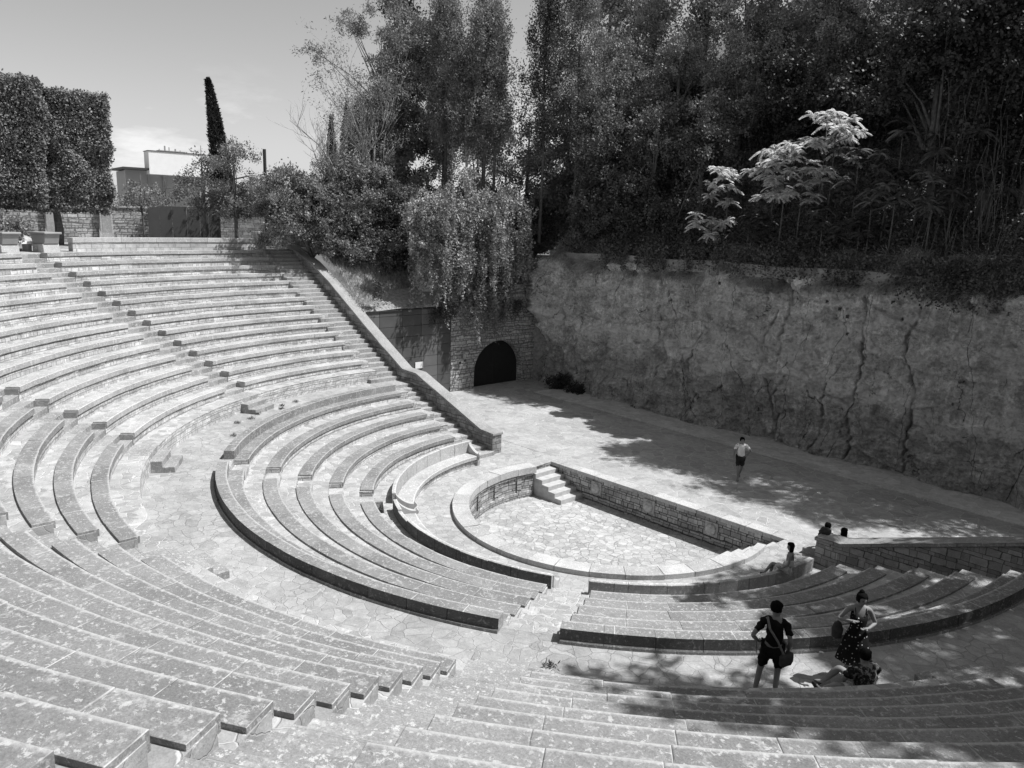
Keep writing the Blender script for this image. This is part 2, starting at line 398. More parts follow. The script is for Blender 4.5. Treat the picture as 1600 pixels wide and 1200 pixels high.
def arc(mb, prof, a0, a1, hole=0.0, step=1.2, mi=None, cx=0, cy=0, radf=None, jit=0.0, caps=True, blk=0.0, off=.007):
    """profile polygon [(r,z)] swept between angles a0..a1 (deg). closed solid. blk: length of the single stones, each laid slightly out of line"""
    n = len(prof)
    acc = [0]
    for i in range(n): acc.append(acc[-1] + math.hypot(prof[(i + 1) % n][0] - prof[i][0], prof[(i + 1) % n][1] - prof[i][1]))
    rm = sum(p[0] for p in prof) / n
    secs = []                                    # (t, s, dr, dz)
    Lr = R(abs(a1 - a0)) * rm
    if blk:
        nb = max(1, int(round(Lr / blk))); cuts = [0] + [(b + random.uniform(-.16, .16)) / nb for b in range(1, nb)] + [1]; eps = .003 / Lr
        for b in range(nb):
            t0, t1 = cuts[b] + (eps if b else 0), cuts[b + 1] - (eps if b < nb - 1 else 0)
            k = max(1, int((t1 - t0) * abs(a1 - a0) / step)); dr, dz = random.uniform(-off, off), random.uniform(-off, off)
            tl = random.uniform(-off, off) * .6
            for q in range(k + 1): secs.append((t0 + (t1 - t0) * q / k, (b + (q / k if 0 < q < k else (.004 if q == 0 else .996))) * blk, dr, dz + tl * (q / k - .5)))
            if b < nb - 1: secs.append((cuts[b + 1], (b + 1) * blk, -.004, -.012))
    else:
        m = max(2, int(abs(a1 - a0) / step)) + 1
        for j in range(m): t = j / (m - 1); secs.append((t, R(a0 + (a1 - a0) * t) * rm, jit * .6 * math.sin(j * 12.9 + rm), jit * .6 * math.sin(j * 7.7 + rm)))
    m = len(secs)
    base = len(mb.v); vs = []; fs = []; uv = []; mis = []
    for (t, s_, dr, dz) in secs:
        for (r, z) in prof:
            d0 = math.degrees(math.asin(min(.9, hole / r))) if hole else 0
            a = R((a0 + d0) + ((a1 - d0) - (a0 + d0)) * t)
            rr = (r if radf is None else radf(r, math.degrees(a))) + dr
            vs.append((cx + rr * math.cos(a), cy + rr * math.sin(a), z + dz))
    for j in range(m - 1):
        s0, s1 = secs[j][1], secs[j + 1][1]
        for i in range(n):
            i2 = (i + 1) % n
            fs.append((j * n + i, j * n + i2, (j + 1) * n + i2, (j + 1) * n + i)); uv.append([(s0, acc[i]), (s0, acc[i + 1]), (s1, acc[i + 1]), (s1, acc[i])])
            mis.append(mi[i] if mi else 0)
    if caps:
        for j, order in ((0, range(n - 1, -1, -1)), (m - 1, range(n))):
            fs.append(tuple(j * n + i for i in order)); uv.append([(prof[i][0] - prof[0][0] + .3, prof[i][1] - prof[0][1] + .5) for i in order]); mis.append(mi[0] if mi else 0)
    mb.v += vs
    for f, u, k in zip(fs, uv, mis):
        mb.f.append([base + q for q in f]); mb.uv.append(u); mb.mi.append(k)

# ------------------------------------------------------------------ theatre dimensions
AIS = [-151.3, -121.3, -88.4, -57.4, -26.0]
HW = .63
R0, DR, Z0, DZ = 15.993, .794, 3.24, .3863      # front radius and top of bench row 14 (lowest), pitch
def sm(x): x = min(1, max(0, x)); return x * x * (3 - 2 * x)
def pitchf(r, a):                                # rows sit a little tighter towards the near wedges
    if r < 15.9: return r
    return r - (r - R0) / DR * .028 * sm((a + 95) / 35)
def frontr(k): return R0 + (14 - k) * DR
def topz(k): return Z0 + (14 - k) * DZ
FLZ = 2.25                                       # walkway level

# ------------------------------------------------------------------ terraces (ground the benches stand on)
mb = MB()
prof = [(13.1, FLZ - .6), (13.1, FLZ), (15.276, FLZ)]; mis = [0, 0]
prof += [(15.276, 2.817)]; mis += [1]
for k in range(14, 0, -1):
    zf_prev = 2.817 if k == 14 else topz(k + 1) - .06
    rho = frontr(k) + .045
    prof += [(rho, zf_prev), (rho, topz(k) - .06)]; mis += [2, 1]
prof += [(27.15, topz(1) - .06), (27.15, FLZ - .6)]; mis += [2, 1, 1]
CUT = [-180.6] + AIS + [0.6]
for q in range(6):
    d0 = lambda r_: math.degrees(math.asin((HW - .012) / r_))
    m0 = len(mb.v); arc(mb, prof, CUT[q], CUT[q + 1], 0, 1.0, mis, radf=pitchf)
    # pull the aisle ends back to constant aisle width
    ns_ = len(prof); nsec = (len(mb.v) - m0) // ns_
    for jj in range(nsec):
        for ii in range(ns_):
            x_, y_, z_ = mb.v[m0 + jj * ns_ + ii]; rr_ = math.hypot(x_, y_); aa = math.degrees(math.atan2(y_, x_)); aa = aa - 360 if aa > 90 else aa
            lo_ = CUT[q] + (d0(rr_) if q else 0); hi_ = CUT[q + 1] - (d0(rr_) if q < 5 else 0); tt = jj / (nsec - 1)
            if prof[ii][0] < 15.5 and prof[ii][1] <= FLZ + .001: lo_, hi_ = CUT[q], CUT[q + 1]
            na = R(lo_ + (hi_ - lo_) * tt); mb.v[m0 + jj * ns_ + ii] = (rr_ * math.cos(na), rr_ * math.sin(na), z_)
ter = mb.build('upper_terraces', ['pave', 'riser', 'foot']); tagit(ter, kind='structure')
mb = MB()
LF, LP, LZ, LDZ, LD = 8.43, 1.02, 1.001, .313, .46
prof = [(7.7, -.3), (7.7, .56)]; mis = [1]
for i in range(5):
    zf = .56 if i == 0 else LZ + (i - 1) * LDZ - .05
    rho = LF + LP * i + .045
    prof += [(rho, zf), (rho, LZ + i * LDZ - .05)]; mis += [0, 1]
prof[-1] = (prof[-1][0], FLZ - .004)
prof += [(13.2, FLZ - .004), (13.2, -.3)]; mis += [0, 1, 1]
for (c0_, c1_) in ((-180.6, AIS[1]), (AIS[1], AIS[3]), (AIS[3], 0.6)):
    m0 = len(mb.v); arc(mb, prof, c0_, c1_, 0, 1.2, mis); ns_ = len(prof); nsec = (len(mb.v) - m0) // ns_
    for jj in range(nsec):
        for ii in range(ns_):
            x_, y_, z_ = mb.v[m0 + jj * ns_ + ii]; rr_ = math.hypot(x_, y_); d_ = math.degrees(math.asin(.55 / rr_))
            lo_ = c0_ + (d_ if c0_ > -180 else 0); hi_ = c1_ - (d_ if c1_ < 0 else 0); na = R(lo_ + (hi_ - lo_) * jj / (nsec - 1)); mb.v[m0 + jj * ns_ + ii] = (rr_ * math.cos(na), rr_ * math.sin(na), z_)
lt = mb.build('lower_terraces', ['foot', 'riser']); tagit(lt, kind='structure')

# ------------------------------------------------------------------ benches of the upper tiers: one thing per row and wedge
WEDGE = [(-180.6, AIS[0], 'far wedge beside the sloping parapet'), (AIS[0], AIS[1], 'second wedge out from the sloping parapet'),
         (AIS[1], AIS[2], 'wedge curving round the left edge'), (AIS[2], AIS[3], 'broad wedge at lower left'),
         (AIS[3], AIS[4], 'nearest wedge at lower right'), (AIS[4], 0.6, 'wedge at the extreme right edge')]
ORD = ['lowest', 'second', 'third', 'fourth', 'fifth', 'sixth', 'seventh', 'eighth', 'ninth', 'tenth', 'eleventh', 'twelfth', 'thirteenth', 'topmost']
for wi, (a0, a1, wl) in enumerate(WEDGE):
    for k in range(14, 0, -1):
        if wi == 5 and k < 12: continue
        f = frontr(k); zt = topz(k); zb = zt - .168
        mb = MB()
        b0 = a0 if wi > 0 else -180.6
        pr = [(f, zt), (f + .418, zt), (f + .418, zb), (f, zb)]
        lo, hi = a0, a1
        if wi == 0: lo = -180.6 + math.degrees(math.asin(.38 / f))
        d = math.degrees(math.asin(HW / f))
        lo2 = lo + (d if wi > 0 else 0); hi2 = hi - (d if wi < 5 else math.degrees(.5 / f))
        arc(mb, pr, lo2, hi2, 0, .9, radf=pitchf, blk=1.35 if wi < 2 else 1.15)
        am = R((lo2 + hi2) / 2)
        n_ = ORD[14 - k]
        lab = 'curved stone bench, %s row up from the walkway, %s' % (n_, wl)
        o = mb.build('stone_bench', 'slab2' if wi < 2 else 'slab', None, (f * math.cos(am), f * math.sin(am), zb), bevel=.012)
        tagit(o, lab, 'bench', 'curved stone benches of the upper tiers')

# ------------------------------------------------------------------ radial stairs of the upper tiers
def rad_mat(a): return Matrix.Rotation(R(a), 4, 'Z')
AISLAB = ['between the far wedge and the second wedge', 'between the second and left-edge wedges', 'between the left-edge and lower-left wedges', 'between the lower-left and nearest wedges', 'running down at the right edge']
for ai, a in enumerate(AIS):
    root = empty('stair_flight', (15.3 * math.cos(R(a)), 15.3 * math.sin(R(a)), FLZ), 'radial stair of worn stone steps %s' % AISLAB[ai], 'stairs', 'radial stairs through the upper tiers')
    inv = Matrix.Translation(root.location).inverted()
    def stepo(r0, r1, z0, z1, hw=HW, jig=0):
        m2 = MB(); m2.box(r0, r1, -hw, hw, z0, z1, M=rad_mat(a))
        o = m2.build('step', 'step', None, (0, 0, 0), bevel=.012)
        o.data.transform(inv); o.parent = root
    sh = lambda r: pitchf(r, a)
    # two loose lower blocks in front of the walkway wall
    stepo(sh(15.276) - .72, sh(15.276) - .36, FLZ - .05, FLZ + .19); stepo(sh(15.276) - .36, sh(15.276) + .02, FLZ - .05, FLZ + .385)
    stepo(sh(15.276) + .021, sh(frontr(14)) + .07, FLZ - .2, 2.82)
    for k in range(14, 0, -1):
        zf0 = 2.817 if k == 14 else topz(k + 1) - .06
        zf1 = topz(k) - .06; f_ = sh(frontr(k)); fn = sh(frontr(k - 1)) if k > 1 else f_ + DR
        ji = random.uniform(-.012, .012)
        stepo(f_ + .05 + ji, f_ + .431, zf0 - .5, (zf0 + zf1) / 2 + ji * .4)
        stepo(f_ + .432 + ji, fn + .07, zf0 - .3, zf1 + ji * .4)

# edge stairs between the outer wedges and the parapets
for side in (-1, 1):
    root = empty('edge_stair_flight', (side * 8.2, .6, 0), 'straight stone stair against the %s parapet' % ('far sloping' if side < 0 else 'near right-hand'), 'stairs')
    def st(u0, u1, z0, z1, v0=-.36, v1=1.42):
        m2 = MB(); m2.box(min(side * u0, side * u1), max(side * u0, side * u1), v0, v1, z0, z1)
        o = m2.build('step', 'step', None, root.location.copy(), bevel=.012); o.location = (0, 0, 0); o.parent = root
    noses = [(7.75, .17), (8.3, .32), (8.95, .46), (9.3, .62), (9.95, .79), (10.28, .95), (10.95, 1.11), (11.25, 1.27), (11.93, 1.44), (12.25, 1.60), (12.87, 1.78), (13.23, 1.95), (13.59, 2.10), (13.95, 2.25)]
    for i in range(len(noses)):
        u0, z = noses[i]; u1 = noses[i + 1][0] if i + 1 < len(noses) else 15.02
        st(u0, u1 - .001, z - .5, z + (.004 if i == 13 else 0), v0=-.36 if i > 0 else -.1)
    for j in range(31):
        z = 2.44 + .1932 * j; u0 = 15.0 + .3675 * j
        st(u0, u0 + .366, z - .6, z)
    st(15.0 + .3675 * 31, 29.5, 7.6, 8.30)

# low wall between walkway and tier masonry already in the terrace; lower tier benches
LW = [(-180.6, AIS[1], 'far part of the lower tier'), (AIS[1], AIS[3], 'long middle part of the lower tier'), (AIS[3], 0.6, 'right-hand part of the lower tier')]
for wi, (a0, a1, wl) in enumerate(LW):
    for i in range(5):
        f = LF + LP * i; zt = LZ + LDZ * i; zb = zt - .15
        d = math.degrees(math.asin(.58 / f))
        lo = a0 + (d if wi else math.degrees(.42 / f)); hi = a1 - (d if wi < 2 else math.degrees(.42 / f))
        am = R((lo + hi) / 2); org = (f * math.cos(am), f * math.sin(am), zb)
        if i < 4:
            mb = MB(); arc(mb, [(f, zt), (f + LD, zt), (f + LD, zb), (f, zb)], lo, hi, 0, 1.2, blk=1.15)
            o = mb.build('low_bench', 'slab', None, org, bevel=.012)
            tagit(o, 'curved stone bench, %s row behind the backrest ring, %s' % (ORD[i] if i else 'first', wl), 'bench', 'curved stone benches of the lower tier')
        else:
            root = empty('parapet_bench', org, 'outermost bench with raised stone back, %s' % wl, 'bench')
            mb = MB(); arc(mb, [(f, zt), (12.968, zt), (12.968, zb), (f, zb)], lo, hi, 0, 1.2, blk=1.15)
            o = mb.build('seat', 'slab', None, org, bevel=.01); o.location = (0, 0, 0); o.parent = root
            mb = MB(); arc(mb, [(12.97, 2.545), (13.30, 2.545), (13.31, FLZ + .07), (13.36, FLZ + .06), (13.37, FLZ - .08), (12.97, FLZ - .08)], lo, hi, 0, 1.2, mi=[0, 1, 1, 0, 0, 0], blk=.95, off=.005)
            o = mb.build('backrest', ['slab', 'crust_shade'], None, org, bevel=.01); o.location = (0, 0, 0); o.parent = root
# lower radial stairs
for a, lb in ((AIS[1], 'between the far and middle parts'), (AIS[3], 'between the middle and right-hand parts')):
    root = empty('low_stair_flight', (8 * math.cos(R(a)), 8 * math.sin(R(a)), .3), 'short paved stair through the lower tier %s' % lb, 'stairs', 'stairs through the lower tier')
    inv = Matrix.Translation(root.location).inverted()
    def st2(r0, r1, z0, z1):
        m2 = MB(); m2.box(r0, r1, -.56, .56, z0, z1, M=rad_mat(a))
        o = m2.build('step', 'foot', None, (0, 0, 0), bevel=.01); o.data.transform(inv); o.parent = root
    st2(6.95, 7.3, -.05, .19); st2(7.3, 7.71, -.05, .38); st2(7.71, 8.1, .2, .565)
    for i in range(5):
        f_ = LF + LP * i; z0 = .56 if i == 0 else LZ + (i - 1) * LDZ - .05; z1 = LZ + i * LDZ - .05
        if i == 4: z1 = FLZ - .004
        st2(f_ - .02, f_ + .47, z0 - .2, (z0 + z1) / 2 + .002)
        st2(f_ + .471, f_ + LP - .021 if i < 4 else 13.095, z0 - .1, z1 + .004)
# honour bench with backrests, scroll arms
HB = [(-179.2, -123.4 - .2, 'far side, behind the pit stair'), (-119.0, -61.6, 'middle, running round the near side of the pit'), (-54.1, -.9, 'right side, where a woman sits')]
for a0, a1, lb in HB:
    am = R((a0 + a1) / 2); org = Vector((7.3 * math.cos(am), 7.3 * math.sin(am), 0))
    root = empty('honour_bench', org, 'low curved stone bench with backrest slabs, %s' % lb, 'bench', 'benches of honour with backrests')
    def pt(name, mat, prof, b0, b1, step=1.5, jit=0, bevel=.01, mi=None):
        mb = MB(); arc(mb, prof, b0, b1, 0, step, jit=jit, mi=mi)
        o = mb.build(name, mat, None, org, bevel=bevel); o.location = (0, 0, 0); o.parent = root; return o
    pt('seat', 'slab2', [(7.02, .44), (7.66, .44), (7.66, .29), (7.02, .29)], a0, a1, jit=.004)
    pt('plinth', 'riser', [(7.1, .29), (7.66, .29), (7.66, -.1), (7.1, -.1)], a0 + .4, a1 - .4)
    # backrest: individual upright slabs, a few with chipped or lowered tops
    nseg = max(3, int(abs(a1 - a0) * math.pi / 180 * 7.7 / .93)); da = (a1 - a0) / nseg
    for q in range(nseg):
        top = .948 + .008 * math.sin(q * 2.3)
        if lb.startswith('middle') and nseg - 6 > q >= nseg - 7: top -= .07
        if lb.startswith('right'): top += .004 * math.sin(q * 5)
        pt('backrest', ['slab2', 'crust_shade' if not lb.startswith('right') else 'back'], [(7.66, top), (7.806, top), (7.81, .2), (7.66, .2)], a0 + q * da + .03, a0 + (q + 1) * da - .03, bevel=.014, mi=[0, 1, 0, 0])
    # scroll arms at both ends: swept block from the back down to a rounded front
    for e, sg in ((a0, 1), (a1, -1)):
        mb = MB()
        pts = []
        for t in range(9):
            s_ = t / 8; r_ = 7.66 - .62 * s_; z_ = .90 - .36 * math.sin(s_ * math.pi / 2) ** .8
            pts.append((r_, z_))
        poly = pts + [(6.99, .60), (6.93, .53), (6.93, .45), (6.99, .40), (7.04, .36), (7.02, .2), (7.05, -.05), (7.66, -.05)]
        aa = R(e); tv = Vector((-math.sin(aa), math.cos(aa), 0)) * sg
        P = [Vector((r_ * math.cos(aa), r_ * math.sin(aa), z_)) for r_, z_ in poly]
        if sg > 0: P = P[::-1]
        mb.prism([p - tv * .03 for p in P], tv * .15)
        o = mb.build('armrest', 'smooth', None, org, bevel=.012); o.location = (0, 0, 0); o.parent = root

# ------------------------------------------------------------------ floors
PCX, PCY = -.093, .173
def pit_outline(off=0.0):
    L = []
    for i in range(61):
        a = R(167 + (373 - 167) * i / 60)
        L.append((PCX + (5.30 + off) * math.cos(a), PCY + (5.30 + off) * math.sin(a)))
    L += [(5.42 + off, 1.45), (5.5 + off, 2.8 + off), (0, 2.8 + off), (-5.5 - off, 2.8 + off), (-5.42 - off, 1.45)]
    return L
mb = MB(); PO = pit_outline(); c0 = Vector((0, .3))
def outer_pt(p, x0, x1, y0, y1):
    d = Vector((p[0] - c0.x, p[1] - c0.y)); ts = []
    if d.x > 0: ts.append((x1 - c0.x) / d.x)
    if d.x < 0: ts.append((x0 - c0.x) / d.x)
    if d.y > 0: ts.append((y1 - c0.y) / d.y)
    if d.y < 0: ts.append((y0 - c0.y) / d.y)
    t = min(ts); return (c0.x + d.x * t, c0.y + d.y * t)
n = len(PO); vs = [(p[0], p[1], 0) for p in PO] + [outer_pt(p, -9.5, 9.5, -8.6, 3.4) + (0,) for p in PO]
mb.add(vs, [(i, (i + 1) % n, n + (i + 1) % n, n + i) for i in range(n)][::1], None)
o = mb.build('orchestra_floor', 'orch'); tagit(o, kind='structure')
mb = MB(); mb.add([(-19.6, -.5, -.004), (26, -.5, -.004), (26, 16.5, -.004), (-19.6, 16.5, -.004)], [(0, 1, 2, 3)])
# stage floor with the pit rectangle left out
mb = MB()
for (x0, x1, y0, y1) in ((-19.6, 26, 3.4, 16.5), (-19.6, -9.5, 1.3, 3.4), (9.5, 26, 1.3, 3.4), (-9.5, -5.75, 1.3, 3.4), (5.75, 9.5, 1.3, 3.4)):
    h_ = -.005 if abs(x1 - x0) < 4 else 0
    mb.add([(x0, y0, h_), (x1, y0, h_), (x1, y1, h_), (x0, y1, h_)], [(0, 1, 2, 3)])
o = mb.build('stage_floor', 'stage'); tagit(o, kind='structure')
# paler paving strip along the rock and the edge stones of the stage
mb = MB(); mb.box(-16.9, 13, 11.75, 15.2, -.1, .03, M=Matrix.Rotation(R(-3.2), 4, 'Z') @ Matrix.Translation((0, -.35, 0)))
o = mb.build('rock_side_path', 'sidepath'); tagit(o, kind='structure')
mb = MB()
x = -5.6
while x < 5.6:
    w_ = .8 + .25 * random.random(); mb.box(x, min(x + w_ - .008, 5.7), 2.8 - .05, 3.28, -.14, .012); x += w_
o = mb.build('stage_edge_kerb', 'coping', bevel=.01); tagit(o, 'straight kerb of pale stones edging the stage above the pit', 'kerb')
mb = MB(); PD = -1.15
mb.add([(p[0], p[1], PD) for p in pit_outline(.2)], [tuple(range(n))])
o = mb.build('pit_floor', 'pit'); tagit(o, kind='structure')

# pit walls
root = empty('curved_pit_wall', (PCX, PCY - 5.3, PD), 'curved masonry wall with raised stone coping round the sunken pit', 'wall')
inv = Matrix.Translation(root.location).inverted()
def child(o): o.data.transform(inv); o.parent = root; return o
mb = MB()
arc(mb, [(5.235, -.12), (5.7, -.12), (5.7, PD - .1), (5.235, PD - .1)], 167, 373, 0, 3, cx=PCX, cy=PCY)
child(mb.build('wall', 'pitwall'))
mb = MB()   # raised frame strips of the panelling and the plinth
arc(mb, [(5.15, PD + .26), (5.234, PD + .26), (5.234, PD - .05), (5.15, PD - .05)], 168, 372, 0, 3, cx=PCX, cy=PCY)
arc(mb, [(5.185, -.121), (5.234, -.121), (5.234, -.24), (5.185, -.24)], 168, 372, 0, 3, cx=PCX, cy=PCY)
for a in range(174, 372, 15): arc(mb, [(5.185, -.241), (5.234, -.241), (5.234, PD + .261), (5.185, PD + .261)], a, a + 2.6, 0, 1.3, cx=PCX, cy=PCY)
child(mb.build('pilaster_frame', 'pitwall'))
mb = MB()
arc(mb, [(5.14, .16), (5.745, .16), (5.745, -.12), (5.14, -.12)], 166, 357, 0, 2, cx=PCX, cy=PCY, blk=1.0, off=.008)
arc(mb, [(5.46, .16), (5.745, .16), (5.745, -.12), (5.46, -.12)], 357.05, 373, 0, 2, cx=PCX, cy=PCY, blk=.9, off=.006)
child(mb.build('coping', 'coping', bevel=.012))
root = empty('straight_pit_wall', (0, 2.8, PD), 'straight shaded masonry wall of the pit below the stage edge', 'wall'); inv = Matrix.Translation(root.location).inverted()
mb = MB(); mb.box(-5.62, 5.62, 2.82, 3.2, PD - .1, -.141)
child(mb.build('wall', 'pitwall'))
mb = MB(); mb.box(-5.6, 5.6, 2.79, 2.819, PD - .05, PD + .28); mb.box(-5.6, -5.5, 1.35, 2.789, PD - .1, -.001); mb.box(5.5, 5.6, 1.35, 2.789, PD - .1, -.001)
child(mb.build('plinth', 'pitwall'))
# lion heads
def lion(u, z, lb):
    root = empty('lion_head_relief', (u, 2.8, z), lb, 'relief', 'lion head reliefs on the pit wall')
    mb = MB(); mb.box(-.27, .27, -.035, .04, -.27, .27); mb.box(-.14, .14, -.03, .0, -.50, -.40)
    o = mb.build('plate', 'relief', root, bevel=.008)
    bm = bmesh.new()
    bmesh.ops.create_uvsphere(bm, u_segments=26, v_segments=18, radius=1)
    for v in bm.verts:
        x, y, z_ = v.co; rr = math.hypot(x, z_); an = math.atan2(z_, x)
        f = 1 + .05 * math.sin(an * 13) * min(1, rr * 1.3)
        v.co = Vector((x * .215 * f, y * .17 - .04, z_ * .22 * f))
        # muzzle, brow, eye hollows, cheeks
        p = v.co
        if y < 0:
            g = lambda cx, cz, s_: math.exp(-((p.x - cx) ** 2 + (p.z - cz) ** 2) / s_ ** 2)
            p.y -= .075 * g(0, -.05, .065) + .03 * g(0, .03, .04) + .022 * g(.06, .07, .035) + .022 * g(-.06, .07, .035)
            p.y += .04 * g(.065, .03, .025) + .04 * g(-.065, .03, .025) + .06 * g(0, -.10, .028)
            p.y += .035 * math.exp(-((math.hypot(p.x, p.z) - .135) / .018) ** 2)
    me = bpy.data.meshes.new('face'); bm.to_mesh(me); bm.free(); me.polygons.foreach_set('use_smooth', [True] * len(me.polygons))
    put('face', me, 'relief2', root)
for u, z, lb in ((-2.89, -.50, 'round lion head relief nearest the pit stair'), (-.18, -.51, 'middle lion head relief on the pit wall'), (2.66, -.55, 'lion head relief at the right end of the pit wall')): lion(u, z, lb)
# pit stairs
for side, lb in ((-1, 'left pit stair with six sunlit smooth stone steps'), (1, 'right pit stair half hidden behind the raised coping')):
    root = empty('pit_stair', (side * 5.0, 2.1, PD), lb, 'stairs')
    for i in range(5):
        z1 = -.19 * (i + 1) + .0; u0 = 5.5 - .375 * i; u1 = u0 - .385
        m2 = MB(); a_, b_ = sorted((side * u0, side * u1 if i < 4 else side * (u1)))
        m2.box(a_, b_, 1.42 + .004 * i, 2.788, PD - .05, z1)
        o = m2.build('step', 'smooth', None, root.location.copy(), bevel=.008); o.location = (0, 0, 0); o.parent = root

# ------------------------------------------------------------------ sloping parapets
def parapet(side, pts, label):
    root = empty('parapet_wall', (side * 8.0, 1.7, 0), label, 'wall')
    inv = Matrix.Translation(root.location).inverted()
    ct = .12
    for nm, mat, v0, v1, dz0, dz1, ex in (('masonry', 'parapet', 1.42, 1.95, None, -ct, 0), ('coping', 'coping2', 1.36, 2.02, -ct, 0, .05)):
        mb = MB()
        for i in range(len(pts) - 1):
            (u0, z0), (u1, z1) = pts[i], pts[i + 1]
            if i == 0: u0 -= ex
            lo0 = (z0 + dz0) if dz0 is not None else -.2 if u0 < 14 else FLZ - .5
            lo1 = (z1 + dz0) if dz0 is not None else -.2 if u0 < 14 else FLZ - .5
            hi0 = z0 + dz1; hi1 = z1 + dz1
            q = [(side * u0, v0, lo0), (side * u1, v0, lo1), (side * u1, v0, hi1), (side * u0, v0, hi0)]
            if side < 0: q = q[::-1]
            mb.prism(q[::-1] if False else q, (0, v1 - v0, 0))
        o = mb.build(nm, mat); bm = bmesh.new(); bm.from_mesh(o.data); bmesh.ops.remove_doubles(bm, verts=bm.verts, dist=.0005)
        # drop internal faces between segments
        seen = {}
        for f in bm.faces:
            seen.setdefault(tuple(sorted(v.index for v in f.verts)), []).append(f)
        kill = [f for fl in seen.values() if len(fl) > 1 for f in fl]
        bmesh.ops.delete(bm, geom=kill, context='FACES'); bmesh.ops.recalc_face_normals(bm, faces=bm.faces)
        bm.to_mesh(o.data); bm.free(); o.data.transform(inv); o.parent = root
        if nm == 'coping':
            b = o.modifiers.new('bevel', 'BEVEL'); b.width = .02; b.segments = 1; b.limit_method = 'ANGLE'
parapet(-1, [(7.9, .98), (8.7, 1.01), (12.95, 2.56), (13.65, 2.81), (14.8, 2.85), (16.6, 3.8), (18.6, 4.9), (21.75, 6.68), (23.9, 7.72), (26.6, 8.6)], 'far masonry parapet with pale sloping coping beside the stair')
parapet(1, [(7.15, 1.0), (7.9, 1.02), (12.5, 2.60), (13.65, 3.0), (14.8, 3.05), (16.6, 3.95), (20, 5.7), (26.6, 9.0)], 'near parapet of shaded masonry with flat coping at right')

# ------------------------------------------------------------------ numpy noise for rock and terrain
def hash3(i, j, k):
    h = (i * 374761393 + j * 668265263 + k * 2147483647 + 1013904223) & 0xffffffff
    h = ((h ^ (h >> 13)) * 1274126177) & 0xffffffff
    return ((h ^ (h >> 16)) & 0xffff) / 65535.0
def vnoise(p):
    p = np.asarray(p, float); i = np.floor(p).astype(np.int64); f = p - i; f = f * f * (3 - 2 * f); o = np.zeros(len(p))
    for dx in (0, 1):
        for dy in (0, 1):
            for dz in (0, 1):
                wgt = (f[:, 0] if dx else 1 - f[:, 0]) * (f[:, 1] if dy else 1 - f[:, 1]) * (f[:, 2] if dz else 1 - f[:, 2])
                o += wgt * hash3(i[:, 0] + dx, i[:, 1] + dy, i[:, 2] + dz)
    return o - .5
def fbm(p, sc, octv=5, g=.5):
    p = np.asarray(p, float) * sc; o = 0; a = 1
    for q in range(octv): o = o + a * vnoise(p + q * 17.3); p = p * 2.03; a *= g
    return o
def grid_mesh(name, P, nu, nv, mat, parent=None, smooth=True, skip=None, org=None):
    me = bpy.data.meshes.new(name); P = np.asarray(P, float)
    if org is not None: P = P - np.array(org)
    ii, jj = np.meshgrid(np.arange(nu - 1), np.arange(nv - 1), indexing='ij')
    a = (ii * nv + jj).ravel(); q = np.stack([a, a + nv, a + nv + 1, a + 1], 1)
    if skip is not None: q = q[~skip.ravel()]
    me.vertices.add(len(P)); me.vertices.foreach_set('co', P.astype(np.float32).ravel())
    me.loops.add(q.size); me.loops.foreach_set('vertex_index', q.astype(np.int32).ravel())
    me.polygons.add(len(q)); me.polygons.foreach_set('loop_start', np.arange(0, q.size, 4, dtype=np.int32)); me.polygons.foreach_set('loop_total', np.full(len(q), 4, np.int32))
    me.update(calc_edges=True); me.validate()
    me.polygons.foreach_set('use_smooth', [smooth] * len(me.polygons))
    return put(name, me, mat, parent, org)

# ------------------------------------------------------------------ cliff along the stage
path = [(-19.0, 15.9), (-18.2, 15.35), (-16.85, 15.07), (-8, 14.54), (2, 13.95), (12, 13.35), (24, 12.7)]
seg = [0]
for i in range(len(path) - 1): seg.append(seg[-1] + math.dist(path[i], path[i + 1]))
nu, nv = 1150, 230
S = np.linspace(0, seg[-1], nu); T = np.linspace(0, 1, nv)
px = np.interp(S, seg, [p[0] for p in path]); py = np.interp(S, seg, [p[1] for p in path])
tx = np.gradient(px); ty = np.gradient(py); ll = np.hypot(tx, ty); nx, ny = ty / ll, -tx / ll
SS, TT = np.meshgrid(S, T, indexing='ij'); Z = -.3 + TT * 8.55
PX = np.repeat(px[:, None], nv, 1); PY = np.repeat(py[:, None], nv, 1)
pts3 = np.stack([SS.ravel(), Z.ravel(), np.zeros(SS.size)], 1)
strat = fbm(np.stack([SS.ravel() * .7, Z.ravel() * 1.1 + .35 * np.sin(SS.ravel() * .5), np.zeros(SS.size)], 1), .9, 6, .6)
big = fbm(pts3, .28, 4, .5); med = fbm(pts3 + 9, 1.3, 6, .62)
ridge = 1 - 2 * np.abs(fbm(pts3 * [1, 1.2, 1] + 31, .55, 5, .55))
D_ = (.65 * big + .48 * strat + .38 * med + .16 * ridge).reshape(SS.shape)
D_ += .16 * (np.sin(Z * 1.3 + SS * .22 + 1.5 * np.sin(SS * .31)) > .55) * 1.0
base_out = np.clip((2.2 - Z) / 2.2, 0, 1) ** 2 * .25
D_ += base_out
